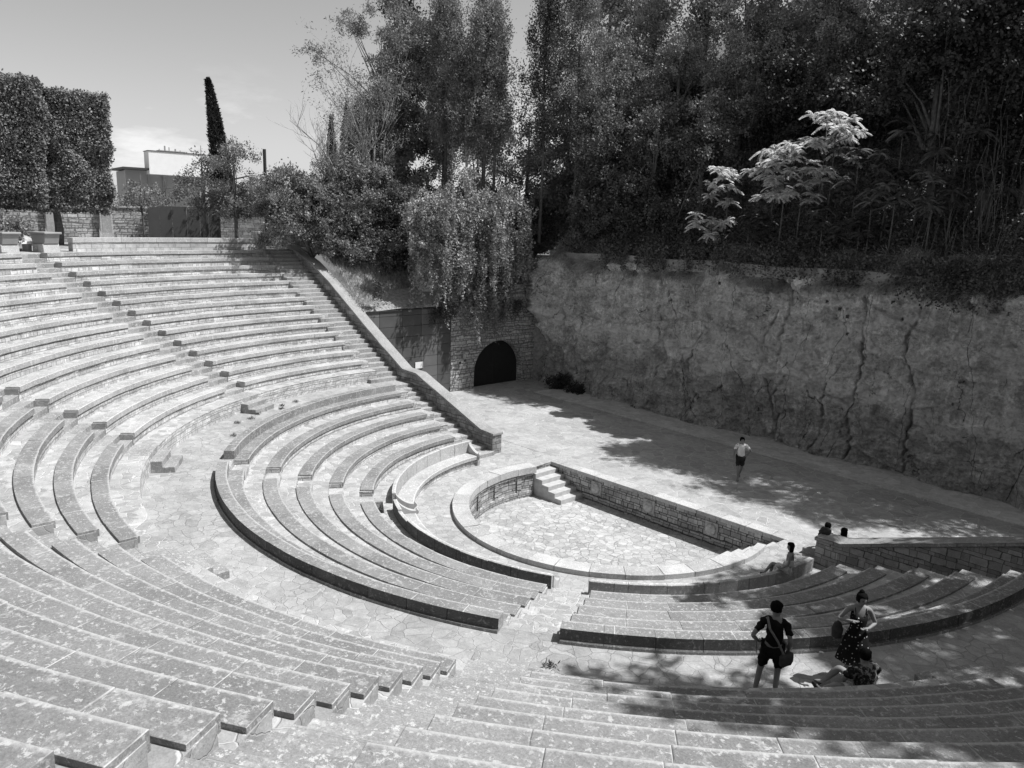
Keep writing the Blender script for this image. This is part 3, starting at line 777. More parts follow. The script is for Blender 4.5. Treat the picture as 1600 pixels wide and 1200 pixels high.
# deep clefts in the rock
sx_ = [(3.0, 8.2, .1, 1.0), (6.6, 8.3, .06, 1.0), (10.4, 8.2, .05, .9), (13.2, 8.2, .12, 1.0), (17.6, 6.5, .1, 1.0), (18.3, 8.2, .06, .7), (22.0, 8.2, .14, 1.0), (24.5, 8.2, .16, 1.0), (20.2, 3.5, .08, .8)]
for (s0, ztop, amp, dep) in sx_:
    wig = s0 + fbm(np.stack([Z.ravel() * .55, np.full(Z.size, s0 * 3.7), np.zeros(Z.size)], 1), 1.0, 5, .5).reshape(Z.shape) * .9
    gap = np.exp(-((SS - wig) / (.03 + .025 * np.abs(np.sin(Z * 2.1 + s0)))) ** 2) * (Z < ztop) * (.35 + .65 * (np.sin(Z * 1.7 + s0 * 2) > -.6))
    D_ -= .6 * dep * gap
    D_ += .16 * np.tanh((SS - wig) * 3.2) * np.exp(-np.abs(SS - wig) / 1.2)
for (sa, za, sb, zb_, amp_) in ((2.6, 4.2, 8.0, 3.9, .22), (9.5, 3.3, 11.6, 5.0, .3), (14.5, 4.4, 19.5, 3.0, .34), (19.5, 3.1, 26, 3.5, .3), (8.0, 3.6, 14, 3.2, .16)):
    t_ = np.clip((SS - sa) / (sb - sa), 0, 1); zl = za + (zb_ - za) * t_ + .25 * np.sin(SS * 1.7) + fbm(np.stack([SS.ravel(), np.full(SS.size, za), SS.ravel() * 0], 1), 1.1, 4).reshape(SS.shape) * .5
    inside = (SS > sa) & (SS < sb); D_ += np.where(inside, amp_ * np.clip((Z - zl) / .10, 0, 1) * np.exp(-np.clip(Z - zl, 0, 9) / 1.1), 0) * np.clip(np.minimum(SS - sa, sb - SS) / .6, 0, 1)
# slightly overhanging mass at the corner by the arch
D_ += 1.0 * np.exp(-((SS - .9) / 1.0) ** 2) * np.clip((Z - 2.6) / 2.0, 0, 1)
D_ -= .35 * np.exp(-((SS - 2.6) / .35) ** 2) * np.clip(Z / 3, 0, 1)
D_ = D_ * np.clip((1.02 - TT) / .06, .25, 1)
P = np.stack([PX + nx[:, None] * D_, PY + ny[:, None] * D_, Z], 2).reshape(-1, 3)
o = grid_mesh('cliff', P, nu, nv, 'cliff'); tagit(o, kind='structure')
# putlog holes: black boxes set on the rock, painting the shade inside
def cl_xy(u):
    s_ = np.interp(u, px, S); return float(np.interp(s_, S, py))
for u, z in ((3.2, 8.02), (1.35, 7.7), (2.05, 7.6), (3.85, 7.4), (.85, 7.15), (1.5, 6.9), (1.95, 6.6), (4.4, 6.75), (2.0, 5.75), (-4.7, 7.6), (2.8, 6.85)):
    i_ = int(np.argmin(np.abs(px - u))); j_ = int(np.clip((z + .3) / 8.55 * (nv - 1), 0, nv - 1)); c_ = P.reshape(nu, nv, 3)[i_, j_]
    mb = MB(); mb.box(-.07, .07, -.03, .25, -.075, .075); o = mb.build('socket_shade', 'door', None); o.location = c_; tagit(o, 'small black block painting a shaded socket hole on the upper rock face', 'socket', 'black blocks painting shaded socket holes in the rock')
# concrete capping band
mb = MB()
for i in range(1, len(path) - 1):
    (x0, y0), (x1, y1) = path[i], path[i + 1]
    m_ = max(1, int(math.dist(path[i], path[i + 1]) / 1.2))
    for q in range(m_):
        a0, a1 = q / m_, (q + 1) / m_
        xa, ya = x0 + (x1 - x0) * a0, y0 + (y1 - y0) * a0; xb, yb = x0 + (x1 - x0) * a1, y0 + (y1 - y0) * a1
        za, zb = 8.62 + .05 * math.sin(xa * .9), 8.62 + .05 * math.sin(xb * .9)
        mb.prism([(xa, ya - .12, 8.02), (xb, yb - .12, 8.02), (xb, yb + .02, zb), (xa, ya + .02, za)][::1], (0.02, .6, 0))
o = mb.build('capping_band', 'concrete', bevel=0); tagit(o, 'pale rendered capping band along the top of the rock face', 'capping')

# ------------------------------------------------------------------ arch wall, gate, steel panel wall
AU = -19.25
root = empty('arch_wall', (AU, 11.5, 0), 'rough masonry wall with a tall arched opening, end of the stage', 'wall')
inv = Matrix.Translation(root.location).inverted()
mb = MB(); ar = []
cyA, rA, spr = 12.06, 2.06, 1.0
for i in range(17):
    t = math.pi * (1 - i / 16); ar.append((cyA + rA * math.cos(t), spr + (2.88 - spr) * math.sin(t)))
topl = [(8.12, 6.4), (16.2, 6.4)]
# front face with arch hole: quads between arch points and the outer frame, fine rows so the surface can be uneven
out = [(8.12, -.2)] + [(8.12, 6.4)]
loop = [(8.12, -.2), (10.0, -.2)] + [(10.0, spr)] + ar[1:-1] + [(14.12, spr), (14.12, -.2), (16.2, -.2), (16.2, 6.4), (8.12, 6.4)]
q = [(AU, y, z) for y, z in loop]
mb.prism(q[::-1], (-.9, 0, 0))
o = mb.build('masonry', 'rubble'); o.data.transform(inv); o.parent = root
mb = MB(); g = [(AU - .45, y, z) for y, z in [(9.95, -.1)] + [(9.95, spr)] + [(y, z + .03) for y, z in ar[1:-1]] + [(14.17, spr), (14.17, -.1)]]
mb.prism(g[::-1], (-.06, 0, 0)); gate_ = mb.build('gate', 'door'); gate_.data.transform(inv); gate_.parent = root
mb = MB()
for y in (11.95,): mb.box(AU - .449, AU - .43, y - .006, y + .006, 0, 2.7)
mb.box(AU - .449, AU - .42, 11.86, 11.9, 1.0, 1.25)
o = mb.build('gate_handle', 'dark'); o.data.transform(inv); o.parent = gate_
mb = MB()
for y, z in ((8.85, 1.75), (9.25, 1.85)): mb.tube([(AU + .004, y, z), (AU - .12, y, z)], .09, 10)
o = mb.build('vent_hole', 'dark'); o.data.transform(inv); o.parent = root

MAT['metal2'] = plain('weathered_steel_light', .13, .55, .4, .16, 1.2, .002)
root = empty('steel_panel_wall', (AU, 5, 0), 'dark weathered steel panel wall left of the arch', 'wall')
inv = Matrix.Translation(root.location).inverted()
ys = [2.1, 3.0, 4.55, 5.9, 7.1, 8.11]
for i in range(len(ys) - 1):
    for j in range(9):
        z0 = -.05 + j * .62 + (.0 if i % 2 == 0 else 0); z1 = min(z0 + .60, 5.2)
        if z0 > 5.1: continue
        mb = MB(); mb.box(AU - .1, AU - .02 + .003 * ((i * 3 + j * 5) % 4), ys[i] + .012, ys[i + 1] - .012, z0, z1)
        o = mb.build('panel', 'metal' if (i * 7 + j * 3) % 3 else 'metal2'); o.data.transform(inv); o.parent = root
mb = MB(); mb.box(AU - .35, AU + .05, 2.08, 8.1, 5.2, 5.26); mb.box(AU - .3, AU - .11, 2.08, 8.1, -.2, 5.19)
o = mb.build('cap_rail', 'dark'); o.data.transform(inv); o.parent = root
root = empty('wall_notice', (AU + .01, 5.75, 1.75), 'small white notice above a warning triangle on steel wall', 'sign')
mb = MB(); mb.box(0, .015, -.30, .26, -.02, .36); mb.build('board', 'sign', root)
mb = MB(); mb.prism([(0, -.24, -.55), (0, .14, -.55), (0, -.05, -.2)], (.012, 0, 0)); mb.build('warning_triangle', 'greyclad', root)
mb = MB(); mb.box(.0125, .016, -.065, -.035, -.44, -.30); mb.box(.0125, .016, -.065, -.035, -.50, -.465); mb.build('exclamation_mark', 'dark', root)

# ------------------------------------------------------------------ terrain beyond (ground sheet reaching the horizon, hill behind the cliff)
gx = np.unique(np.concatenate([np.arange(-60, 45, .8), -60 - np.cumsum(1.25 ** np.arange(1, 26)), 45 + np.cumsum(1.25 ** np.arange(1, 26))]))
gy = np.unique(np.concatenate([np.arange(-40, 60, .8), -40 - np.cumsum(1.25 ** np.arange(1, 26)), 60 + np.cumsum(1.25 ** np.arange(1, 26))]))
def Hf(x, y):
    z = np.full(np.shape(x), 8.24)
    cl = np.interp(x, [-30, -19, -16.85, 24], [15.6, 15.6, 15.3, 12.95])
    dv = y - cl
    hill = 8.3 + np.clip(dv, 0, 16) * 1.0 + np.clip(dv - 16, 0, 40) * .12
    wgt = np.clip((x + 36) / 16, 0, 1) * np.clip((70 - x) / 20, 0, 1)
    z = np.where(dv > 0, 8.24 + (hill - 8.24) * wgt * np.where(x < -19.3, np.clip((dv) / 3, 0, 1), 1), z)
    # bank above the steel wall
    a = (x < -19.2) & (x > -30) & (y > -1.5) & (y <= 15.6)
    bank = 5.22 + np.clip((-19.4 - x) / 4.6, 0, 1) * 3.0 + np.clip((y - 7.5) / 3, 0, 1) * 1.6 * np.clip((-19.2 - x) / 1.5, 0, 1)
    z = np.where(a & (y > 1.9), bank, z)
    return z
X_, Y_ = np.meshgrid(gx, gy, indexing='ij')
Z_ = Hf(X_, Y_) + np.where((X_ < -20) | (Y_ > 15), .18, .03) * fbm(np.stack([X_.ravel(), Y_.ravel(), np.zeros(X_.size)], 1), .5, 3).reshape(X_.shape)
xm = (X_[:-1, :-1] + X_[1:, 1:]) / 2; ym = (Y_[:-1, :-1] + Y_[1:, 1:]) / 2
rr = np.hypot(xm, ym)
clm = np.interp(xm, [-30, -19, -16.85, 24], [15.6, 15.6, 15.3, 12.95])
skip = ((rr < 27.4) & (ym < 2.2)) | ((xm > -19.7) & (xm < 28) & (ym > -1) & (ym < clm + .3)) | ((xm > -27.3) & (xm < -19) & (ym > -1) & (ym < 2.3))
# snap the border near the steel wall
o = grid_mesh('ground', np.stack([X_, Y_, Z_], 2).reshape(-1, 3), len(gx), len(gy), 'grassy', skip=skip); tagit(o, kind='structure')
mb = MB(); mb.add([(-19.2, 1.9, 5.2), (-19.2, 16, 6.0), (-20.6, 16, 7.4), (-20.6, 1.9, 5.9)], [(0, 1, 2, 3)])
mb.add([(-18, 15.0, 8.2), (24, 12.6, 8.2), (24, 14.6, 8.9), (-18, 17.0, 8.9)], [(0, 1, 2, 3)])
mb.add([(-19.2, 1.95, 4.2), (-19.2, 1.95, 5.3), (-27.6, 1.95, 8.3), (-27.6, 1.95, 6)], [(0, 1, 2, 3)])
mb.add([(-19.3, 15.2, -.3), (-19.3, 15.2, 8.3), (-17.9, 15.9, 8.3), (-17.9, 15.9, -.3)], [(0, 1, 2, 3)])
o = mb.build('bank', 'grassy'); tagit(o, kind='structure')
# upper path round the rim
mb = MB(); arc(mb, [(26.9, 8.215), (31.5, 8.26), (31.5, 8.0), (26.9, 8.0)], -215, 20, 0, 1.5); o = mb.build('rim_path', 'stage'); tagit(o, kind='structure')

# ------------------------------------------------------------------ rim walls, gate pillars, planters
def arcthing(name, mat, prof, a0, a1, label, cat, step=1.0, bevel=.01):
    am = R((a0 + a1) / 2); org = (prof[0][0] * math.cos(am), prof[0][0] * math.sin(am), 8.2)
    mb = MB(); arc(mb, prof, a0, a1, 0, step, jit=.003); o = mb.build(name, mat, None, org, bevel=bevel); return tagit(o, label, cat)
root = empty('rim_wall', (-27.3, -4, 8.2), 'low dressed stone wall along the topmost tier', 'wall'); inv = Matrix.Translation(root.location).inverted()
for nm, prof, a0, a1, mt in (('wall_face', [(27.3, 8.66), (27.62, 8.66), (27.62, 8.0), (27.3, 8.0)], -180.3, -157.2, 'parapet2'), ('coping', [(27.27, 8.90), (27.66, 8.90), (27.66, 8.66), (27.27, 8.66)], -180.3, -157.2, 'coping')):
    if mt == 'parapet2' and 'parapet2' not in MAT: MAT['parapet2'] = masonry('rim_wall_masonry', .62, .24, .34, .46, .22, .012, .03, .01)
    mb = MB(); arc(mb, prof, a0, a1, 0, 1.0); o = mb.build(nm, mt, bevel=.01); o.data.transform(inv); o.parent = root
def pillar(loc, w_, h, label, rz=0, base_h=0):
    root = empty('gate_pillar', loc, label, 'pillar', None, rz)
    mb = MB(); mb.box(-w_ / 2, w_ / 2, -w_ / 2, w_ / 2, -.3, h - .14); mb.build('shaft', 'coping', root, bevel=.01)
    mb = MB(); mb.box(-w_ / 2 - .06, w_ / 2 + .06, -w_ / 2 - .06, w_ / 2 + .06, h - .14, h); mb.build('cap', 'coping', root, bevel=.015)
pillar((-27.45, .05, 8.2), .5, 1.1, 'pale square stone pillar at the end of the rim wall')
pillar((-27.3, 2.1, 8.2), .6, 1.05, 'shaded stone pillar at the top of the sloping parapet')
for (x, y, lb) in ((-24.0, -13.6, 'leftmost'), (-25.0, -11.75, 'right of the pair by the bench')):
    root = empty('planter_pedestal', (x, y, 8.2), 'stone pedestal carrying a dark clay planter, %s' % lb, 'planter', None, R(25))
    mb = MB(); mb.prism([(-.42, -.42, -.2), (.42, -.42, -.2), (.34, -.42, .42), (-.34, -.42, .42)], (0, .84, 0)); mb.build('pedestal', 'coping', root, bevel=.02)
    mb = MB(); mb.prism([(-.38, -.38, .42), (.38, -.38, .42), (.5, -.38, .86), (-.5, -.38, .86)], (0, .76, 0)); mb.build('box', 'greyclad', root, bevel=.02)
    mb = MB(); mb.box(-.56, .56, -.45, .45, .86, .96); mb.build('rim', 'greyclad', root, bevel=.02)
root = empty('white_bench', (-25.3, -12.9, 8.2), 'white slab bench between the two planter pedestals', 'bench', None, R(28))
mb = MB(); mb.box(-.25, .25, -.8, .8, .38, .50); mb.build('seat', 'white', root, bevel=.015)
for s_ in (-.55, .55):
    mb = MB(); mb.box(-.18, .18, s_ - .1, s_ + .1, -.1, .38); mb.build('leg', 'greyclad', root)
# crumpled boulder behind the bench
bm = bmesh.new(); bmesh.ops.create_icosphere(bm, subdivisions=4, radius=1)
cs = np.array([v.co[:] for v in bm.verts]); dn = fbm(cs, 1.5, 5)
for v, d in zip(bm.verts, dn): v.co = Vector((v.co.x * .6, v.co.y * 1.15, v.co.z * .62)) * (1 + .55 * d)
me = bpy.data.meshes.new('boulder'); bm.to_mesh(me); bm.free(); me.polygons.foreach_set('use_smooth', [True] * len(me.polygons))
o = put('boulder', me, 'relief', None, (-26.4, -13.2, 8.6)); tagit(o, 'rounded grey boulder behind the white bench', 'rock')

# ------------------------------------------------------------------ background: garden wall, steel fence, buildings
def wall_line(name, p0, p1, z0, z1, th, mat, label, cat, parent=None):
    d = Vector((p1[0] - p0[0], p1[1] - p0[1], 0)); L = d.length; an = math.atan2(d.y, d.x)
    root = parent or empty(name, (p0[0], p0[1], z0), label, cat, None, an)
    mb = MB(); mb.box(0, L, -th / 2, th / 2, 0, z1 - z0); mb.build('wall_face', mat, root)
    return root, L
rw, L = wall_line('garden_wall', (-39.6, -15.5), (-35.8, -1.5), 8.1, 10.45, .5, 'rubble', 'tall sunlit rubble garden wall far behind the rim', 'wall')
mb = MB(); mb.box(-.05, L + .05, -.32, .32, 2.35, 2.46); mb.build('coping', 'coping', rw, bevel=.01)
for s_ in (L - 4.3, L - 7.2, L - 10.6):
    mb = MB(); mb.prism([(s_ - .42, -.62, 0), (s_ + .42, -.62, 0), (s_ + .36, -.27, 2.3), (s_ - .36, -.27, 2.3)], (0, .25, 0)); mb.box(s_ - .33, s_ + .33, -.5, -.2, -.1, 2.5); mb.build('buttress', 'coping', rw, bevel=.01)
rw, L = wall_line('dark_side_wall', (-35.9, -1.2), (-33.0, 6.5), 8.1, 10.1, .4, 'parapet', 'shaded masonry wall behind the trees right of the fence', 'wall')
# dark sheet fence with curved top corners
root = empty('sheet_fence', (-33.45, -4.25, 8.2), 'dark sheet steel fence panels with rounded upper corner', 'fence', None, math.atan2(3.85, 1.45))
Lf = 4.15; edges = [0, .66, 1.36, 2.2, 2.95, 3.45, 4.15]
for i in range(6):
    a, b = edges[i] + .006, edges[i + 1] - .006
    tz = lambda s_: 2.42 - (.22 * (1 - min(1, s_ / .7)) ** 2) - (.16 * max(0, (s_ - 3.1)) ** 1.3)
    mb = MB(); mb.prism([(a, -.03, 0), (b, -.03, 0), (b, -.03, tz(b)), (a, -.03, tz(a))], (0, .05, 0)); mb.build('panel', 'fence', root)
for s_ in (1.36, 3.0):
    mb = MB(); mb.box(s_ - .05, s_ + .07, -.12, -.031, 2.0, 2.2); mb.build('hinge', 'dark', root)
# modern pavilion with mirror glazing and white upper box
root = empty('pavilion', (-54.75, 5.0, 8.2), 'modern pavilion with mirror glazing below a blank white box', 'building', None, math.atan2(3.78, 1.41) + R(15))
root.scale = (1.1, 1, 1)
def pb(nm, mt, x0, x1, y0, y1, z0, z1, bev=0):
    mb = MB(); mb.box(x0, x1, y0, y1, z0, z1); return mb.build(nm, mt, root, bevel=bev)
pb('upper_box', 'white', -1.75, 2.25, -1.0, .6, 5.25, 7.15)
pb('upper_trim', 'dark', -1.8, 2.3, -1.05, .65, 7.15, 7.2)
pb('roof_plant', 'greyclad', -.55, 1.5, 1.0, 2.6, 7.2, 7.42)
for i, x_ in enumerate((-.4, .0, .35, .8, 1.2)): pb('antenna', 'greyclad', x_, x_ + .05 + .05 * (i % 2), 1.5, 1.6, 7.42, 7.55 + .1 * ((i * 3) % 4))
pb('roof_slab', 'dark', -3.6, 2.9, -.9, 4, 5.55, 5.72)
pb('glazing', 'glass', -3.3, 2.6, .1, .16, 0, 5.54)
for x_ in (-1.7, -.6, 2.5): pb('column', 'dark' if x_ > 2 else 'greyclad', x_, x_ + .12, -.1, .09, 0, 5.54)
pb('core', 'greyclad', -3.2, 2.6, .3, 4, 0, 5.5)
pb('side_panel', 'greyclad', 1.75, 2.45, -.02, .095, 0, 5.3)
root = empty('chimney_pole', (-32.6, 3.02, 8.2), 'thin dark post rising behind the trees', 'pole')
mb = MB(); mb.tube([(0, 0, 0), (0, 0, 4.2)], .13, 10); mb.tube([(0, 0, 4.2), (0, 0, 6.3)], .11, 10); mb.build('shaft', 'dark', root)

# ------------------------------------------------------------------ foliage
def leaf_mesh(name, P, L, W, mat, parent=None, bias=None, bs=0.0, org=(0, 0, 0)):
    P = np.asarray(P, float) - np.array(org); N = len(P)
    a = rng.normal(size=(N, 3))
    if bias is not None: a = a + np.asarray(bias) * bs
    a /= np.linalg.norm(a, axis=1)[:, None] + 1e-9
    t = rng.normal(size=(N, 3)); b = np.cross(a, t); b /= np.linalg.norm(b, axis=1)[:, None] + 1e-9
    s = rng.uniform(.6, 1.35, (N, 1)); a = a * L * s; b = b * W * s * .5
    V = np.stack([P, P + a * .45 + b, P + a, P + a * .45 - b], 1).reshape(-1, 3)
    me = bpy.data.meshes.new(name)
    me.vertices.add(4 * N); me.vertices.foreach_set('co', V.astype(np.float32).ravel())
    me.loops.add(4 * N); me.loops.foreach_set('vertex_index', np.arange(4 * N, dtype=np.int32))
    me.polygons.add(N); me.polygons.foreach_set('loop_start', np.arange(0, 4 * N, 4, dtype=np.int32)); me.polygons.foreach_set('loop_total', np.full(N, 4, np.int32))
    me.update(calc_edges=True)
    o = put(name, me, mat, parent); o.location = org if parent is None else (0, 0, 0)
    return o
def crown(blobs, ncl, per, rc, shell=.45, flat=1.0):
    """leaf positions: clusters spread through the blobs' volume, denser outside"""
    bl = np.array(blobs, float); vol = bl[:, 3] * bl[:, 4] * bl[:, 5]; p = vol ** .8; p /= p.sum()
    nb = max(6, int(ncl / 9)); i = rng.choice(len(bl), nb, p=p); d = rng.normal(size=(nb, 3)); d /= np.linalg.norm(d, axis=1)[:, None]
    r_ = (shell + (1 - shell) * rng.random(nb)) ** .6 * (1 + .14 * rng.normal(size=nb))
    bc = bl[i, :3] + d * bl[i, 3:6] * r_[:, None]
    w_ = rng.integers(0, nb, ncl); off = rng.normal(size=(ncl, 3)) * rc * 1.25 * [1, 1, .5]
    c = bc[w_] + off - np.stack([0 * off[:, 0], 0 * off[:, 0], .25 * np.linalg.norm(off[:, :2], axis=1)], 1)
    n_ = rng.poisson(per, ncl); rep = np.repeat(np.arange(ncl), n_)
    sz = (rc * rng.uniform(.6, 1.4, ncl))[rep][:, None]
    g = rng.normal(size=(len(rep), 3)) * sz * [1, 1, flat] * .5
    return c[rep] + g, c
def limbs(mb, base, targets, r0, up=.5, seg=7, wob=.15):
    base = Vector(base)
    for t in targets:
        t = Vector(t); mid = base.lerp(t, .5) + Vector((random.uniform(-wob, wob), random.uniform(-wob, wob), up * (t - base).length * .12))
        mb.tube([base, base.lerp(mid, .55), mid, mid.lerp(t, .6), t], [r0, r0 * .8, r0 * .55, r0 * .35, r0 * .12], seg)
def tree(name, loc, label, cat, h, blobs, ncl, per, rc, L, W, mat, bark='bark', tr=.16, lean=(0, 0), group=None, shell=.45, bias=None, bs=0, nl=7, trunk_top=.55, flat=1.0):
    """one tree: Empty > trunk, crown. blobs relative to loc"""
    root = empty(name, loc, label, cat, group)
    P_, C_ = crown(blobs, ncl, per, rc, shell, flat)
    leaf_mesh('crown', P_, L, W, mat, root, bias, bs)
    mb = MB(); tp = Vector((lean[0], lean[1], h * trunk_top))
    mb.tube([(0, 0, -.4), (lean[0] * .2 + .05, lean[1] * .2, h * trunk_top * .35), (lean[0] * .6 - .06, lean[1] * .6, h * trunk_top * .7), tp, (lean[0] * 1.1, lean[1] * 1.1, h * .92)], [tr * 1.15, tr, tr * .8, tr * .6, tr * .12], 9)
    idx = rng.choice(len(C_), min(nl, len(C_)), replace=False)
    for j in idx:
        f_ = random.uniform(.45, 1); b0 = Vector((lean[0] * .6 * f_, lean[1] * .6 * f_, h * trunk_top * f_))
        limbs(mb, b0, [C_[j]], tr * .45)
    mb.build('trunk', bark, root, smooth=True)
    return root
def dup(root, loc, rz, sc, label, group=None):
    r_ = root.copy(); COL.objects.link(r_); r_.location = loc; r_.rotation_euler = (0, 0, rz); r_.scale = sc
    r_['label'] = label
    if group: r_['group'] = group
    for ch in list(root.children):
        c = ch.copy(); COL.objects.link(c); c.parent = r_
    return r_
def boxcrown(x0, x1, y0, y1, z0, z1, n):
    """clipped crown: leaves near the faces of a rounded box"""
    P_ = rng.random((n, 3)); f = rng.integers(0, 6, n); dd = np.abs(rng.normal(0, .10, n))
    for ax in range(3):
        P_[:, ax] = np.where(f == 2 * ax, dd, np.where(f == 2 * ax + 1, 1 - dd, P_[:, ax]))
    c = P_ - .5; rn = np.linalg.norm(c[:, :2], axis=1); k = np.where(rn > .62, .62 / rn, 1); c[:, 0] *= k; c[:, 1] *= k
    P_ = (c + .5) * [x1 - x0, y1 - y0, z1 - z0] + [x0, y0, z0]
    d = fbm(P_, .9, 4, .6) * .55; nrm = c / (np.linalg.norm(c, axis=1)[:, None] + 1e-6)
    return P_ + nrm * d[:, None] + rng.normal(0, .05, (n, 3))

# clipped hedge trees at upper left
for (x, y, x0, x1, y0, y1, z0, z1, n_, tx_, lb) in ((-30.6, -13.4, -1.4, 1.4, -3.6, 3.0, 2.1, 8.3, 105000, .4, 'tall box-clipped evergreen tree cut by the left edge'), (-31.2, -8.9, -1.4, 1.4, -1.35, 1.75, 2.0, 8.0, 72000, -.75, 'tall box-clipped evergreen tree with bare dark trunk above planter')):
    root = empty('clipped_tree', (x, y, 8.2), lb, 'tree', 'box-clipped evergreens at upper left')
    leaf_mesh('crown', boxcrown(x0, x1, y0, y1, z0, z1, n_), .13, .085, 'leafhedge', root)
    mb = MB(); mb.tube([(0, tx_ - .1, -.3), (0, tx_, 1.0), (.05, tx_ - .1, 2.2), (0, tx_ * .3, 5.5)], [.26, .21, .17, .05], 9)
    for q in range(6): limbs(mb, (0, tx_ * .7, 2.4 + q * .4), [(random.uniform(-1, 1), random.uniform(y0, y1) * .8, 3.2 + q * .8)], .08)
    mb.build('trunk', 'bark', root, smooth=True)
# low planting in the planters / hedge at far left
for (x, y, rx_, ry_, rz_, z, n_, lb) in ((-24.6, -14.2, .9, 1.5, .55, 9.35, 90, 'low dark shrub spilling over the leftmost planter'), (-29.5, -13.0, .9, 2.0, .7, 9.0, 110, 'low dark hedge under the clipped trees')):
    root = empty('low_shrub', (x, y, z - .6), lb, 'shrub')
    P_, C_ = crown([(0, 0, .5, rx_, ry_, rz_)], n_, 60, .22); leaf_mesh('foliage', P_, .13, .08, 'leaf', root)
    mb = MB(); limbs(mb, (0, 0, -.3), C_[:6], .03); mb.build('stem', 'bark', root)

# slender and bushy trees in front of the pavilion and garden
tree('young_tree', (-32.55, -4.85, 8.2), 'slender sparse young tree in front of the pavilion, left of fence', 'tree', 4.6, [(0, 0, 3.2, 1.3, 1.3, 1.3), (.1, -.6, 2.6, .9, 1.0, .8), (0, .8, 3.6, .8, .8, .8)], 70, 26, .24, .13, .07, 'leaf', tr=.06, nl=16, shell=.1, trunk_top=.8)
tree('young_tree', (-34.6, -2.7, 8.2), 'sparse young tree rising behind the dark sheet fence', 'tree', 4.6, [(0, 0, 3.0, 1.3, 1.5, 1.2), (.1, 1.1, 3.0, .9, 1.0, .9)], 90, 30, .26, .13, .06, 'leaf', tr=.06, nl=12, shell=.1, trunk_top=.8)
root = empty('cypress', (-38.3, 2.45, 8.2), 'tall slim cypress with leaning tip against the sky', 'tree')
n_ = 26000; t = rng.random(n_) ** .8; z_ = t * 11.0
rad = .72 * np.interp(t, [0, .12, .45, .7, .9, 1], [.8, 1, .85, .55, .30, .05]) * (.72 + .34 * rng.random(n_)); th = rng.random(n_) * 2 * np.pi
rad = rad * (1 + .7 * fbm(np.stack([np.cos(th) * 2, np.sin(th) * 2, z_ * 1.4], 1), 1.2, 3))
ln = np.where(t > .5, (t - .5) ** 1.4 * -1.5, 0)
leaf_mesh('crown', np.stack([rad * np.cos(th) + ln * .3, rad * np.sin(th) + ln * .9, z_], 1), .24, .09, 'leafdark', root, (0, 0, 1), 1.6)
mb = MB(); mb.tube([(0, 0, -.3), (0, 0, 5), (0, -.2, 10)], [.2, .12, .02], 8); mb.build('trunk', 'bark', root)
tree('garden_tree', (-28.9, -.75, 8.2), 'round-headed loose garden tree with forked trunks behind rim wall', 'tree', 7.2, [(0, .1, 5.3, 1.1, 1.15, 1.35), (0, -.7, 3.2, 1.0, 1.1, 1.0), (0, .9, 2.9, 1.0, 1.3, 1.0), (-.2, 1.8, 3.6, .8, 1.0, .7), (0, -1.5, 3.9, .7, .8, .8)], 230, 42, .27, .11, .065, 'leaf', tr=.11, nl=22, shell=.1, trunk_top=.6)
tree('garden_tree', (-30.5, -2.0, 8.2), 'fuller garden tree in front of the tall cypress', 'tree', 6.5, [(0, 0, 4.6, 1.0, 1.1, 1.3), (0, .6, 3.0, 1.2, 1.3, 1.2), (0, 2.2, 2.6, 1.0, 1.4, 1.1)], 230, 44, .28, .12, .07, 'leaf', tr=.12, nl=14, shell=.2)
tree('garden_tree', (-36.5, 5.2, 8.2), 'distant bushy tree behind the dark side wall', 'tree', 5.5, [(0, 0, 3.0, 1.8, 2.2, 2.0), (0, -2.4, 2.6, 1.4, 1.8, 1.6)], 260, 44, .34, .15, .09, 'leaf', tr=.14, shell=.3)
for (x, y, h, r_, lb) in ((-34.8, 9.3, 9.2, .50, 'shorter of two small dark cypresses'), (-34.3, 10.3, 10.2, .72, 'taller of two small dark cypresses')):
    root = empty('cypress', (x, y, 8.2), lb, 'tree')
    n_ = 9000; t = rng.random(n_); rad = r_ * np.interp(t, [0, .3, .75, 1], [.8, 1, .6, .03]) * (.75 + .3 * rng.random(n_)); th = rng.random(n_) * 2 * np.pi
    leaf_mesh('crown', np.stack([rad * np.cos(th), rad * np.sin(th), t * h], 1), .2, .08, 'leafdark', root, (0, 0, 1), 1.8)
    mb = MB(); mb.tube([(0, 0, -.3), (0, 0, h * .8)], [.12, .02], 7); mb.build('trunk', 'bark', root)
# big shrubs right of the gate
SH = 'dense shrubs on the bank above the steel wall'
def shrub(loc, blobs, ncl, label, mat='leaf', L=.13, W=.085, rc=.26, per=48, shell=.5, bias=None, bs=0, group=SH):
    root = empty('shrub', loc, label, 'shrub', group)
    P_, C_ = crown(blobs, ncl, per, rc, shell); leaf_mesh('foliage', P_, L, W, mat, root, bias, bs)
    mb = MB(); limbs(mb, (0, 0, -.3), C_[:9], .05); mb.build('stem', 'bark', root, smooth=True); return root
shrub((-24.5, 1.0 + .9, 8.2), [(0, -1.6, 2.9, 1.4, 1.7, 2.2), (.3, .2, 2.2, 1.3, 1.7, 2.1), (.3, -1.0, 1.2, 1.2, 2.0, 1.1)], 560, 'rounded bright shrub just right of the gate pillars')
shrub((-24.3, 3.9, 8.0), [(0, -1.0, 2.8, 1.4, 1.6, 2.2), (.4, .6, 1.9, 1.4, 1.7, 1.6), (1.4, -.4, 1.0, 1.2, 1.6, 1.0)], 560, 'tall bright shrub above the parapet top', )
shrub((-22.9, 6.8, 7.5), [(0, 0, 2.6, 1.5, 1.7, 2.4), (1.0, .7, .9, 1.0, 1.2, 1.5), (.6, -1.2, 1.1, 1.0, 1.2, 1.2)], 500, 'dark shrub in the hollow left of the hanging creeper', 'leafivy')
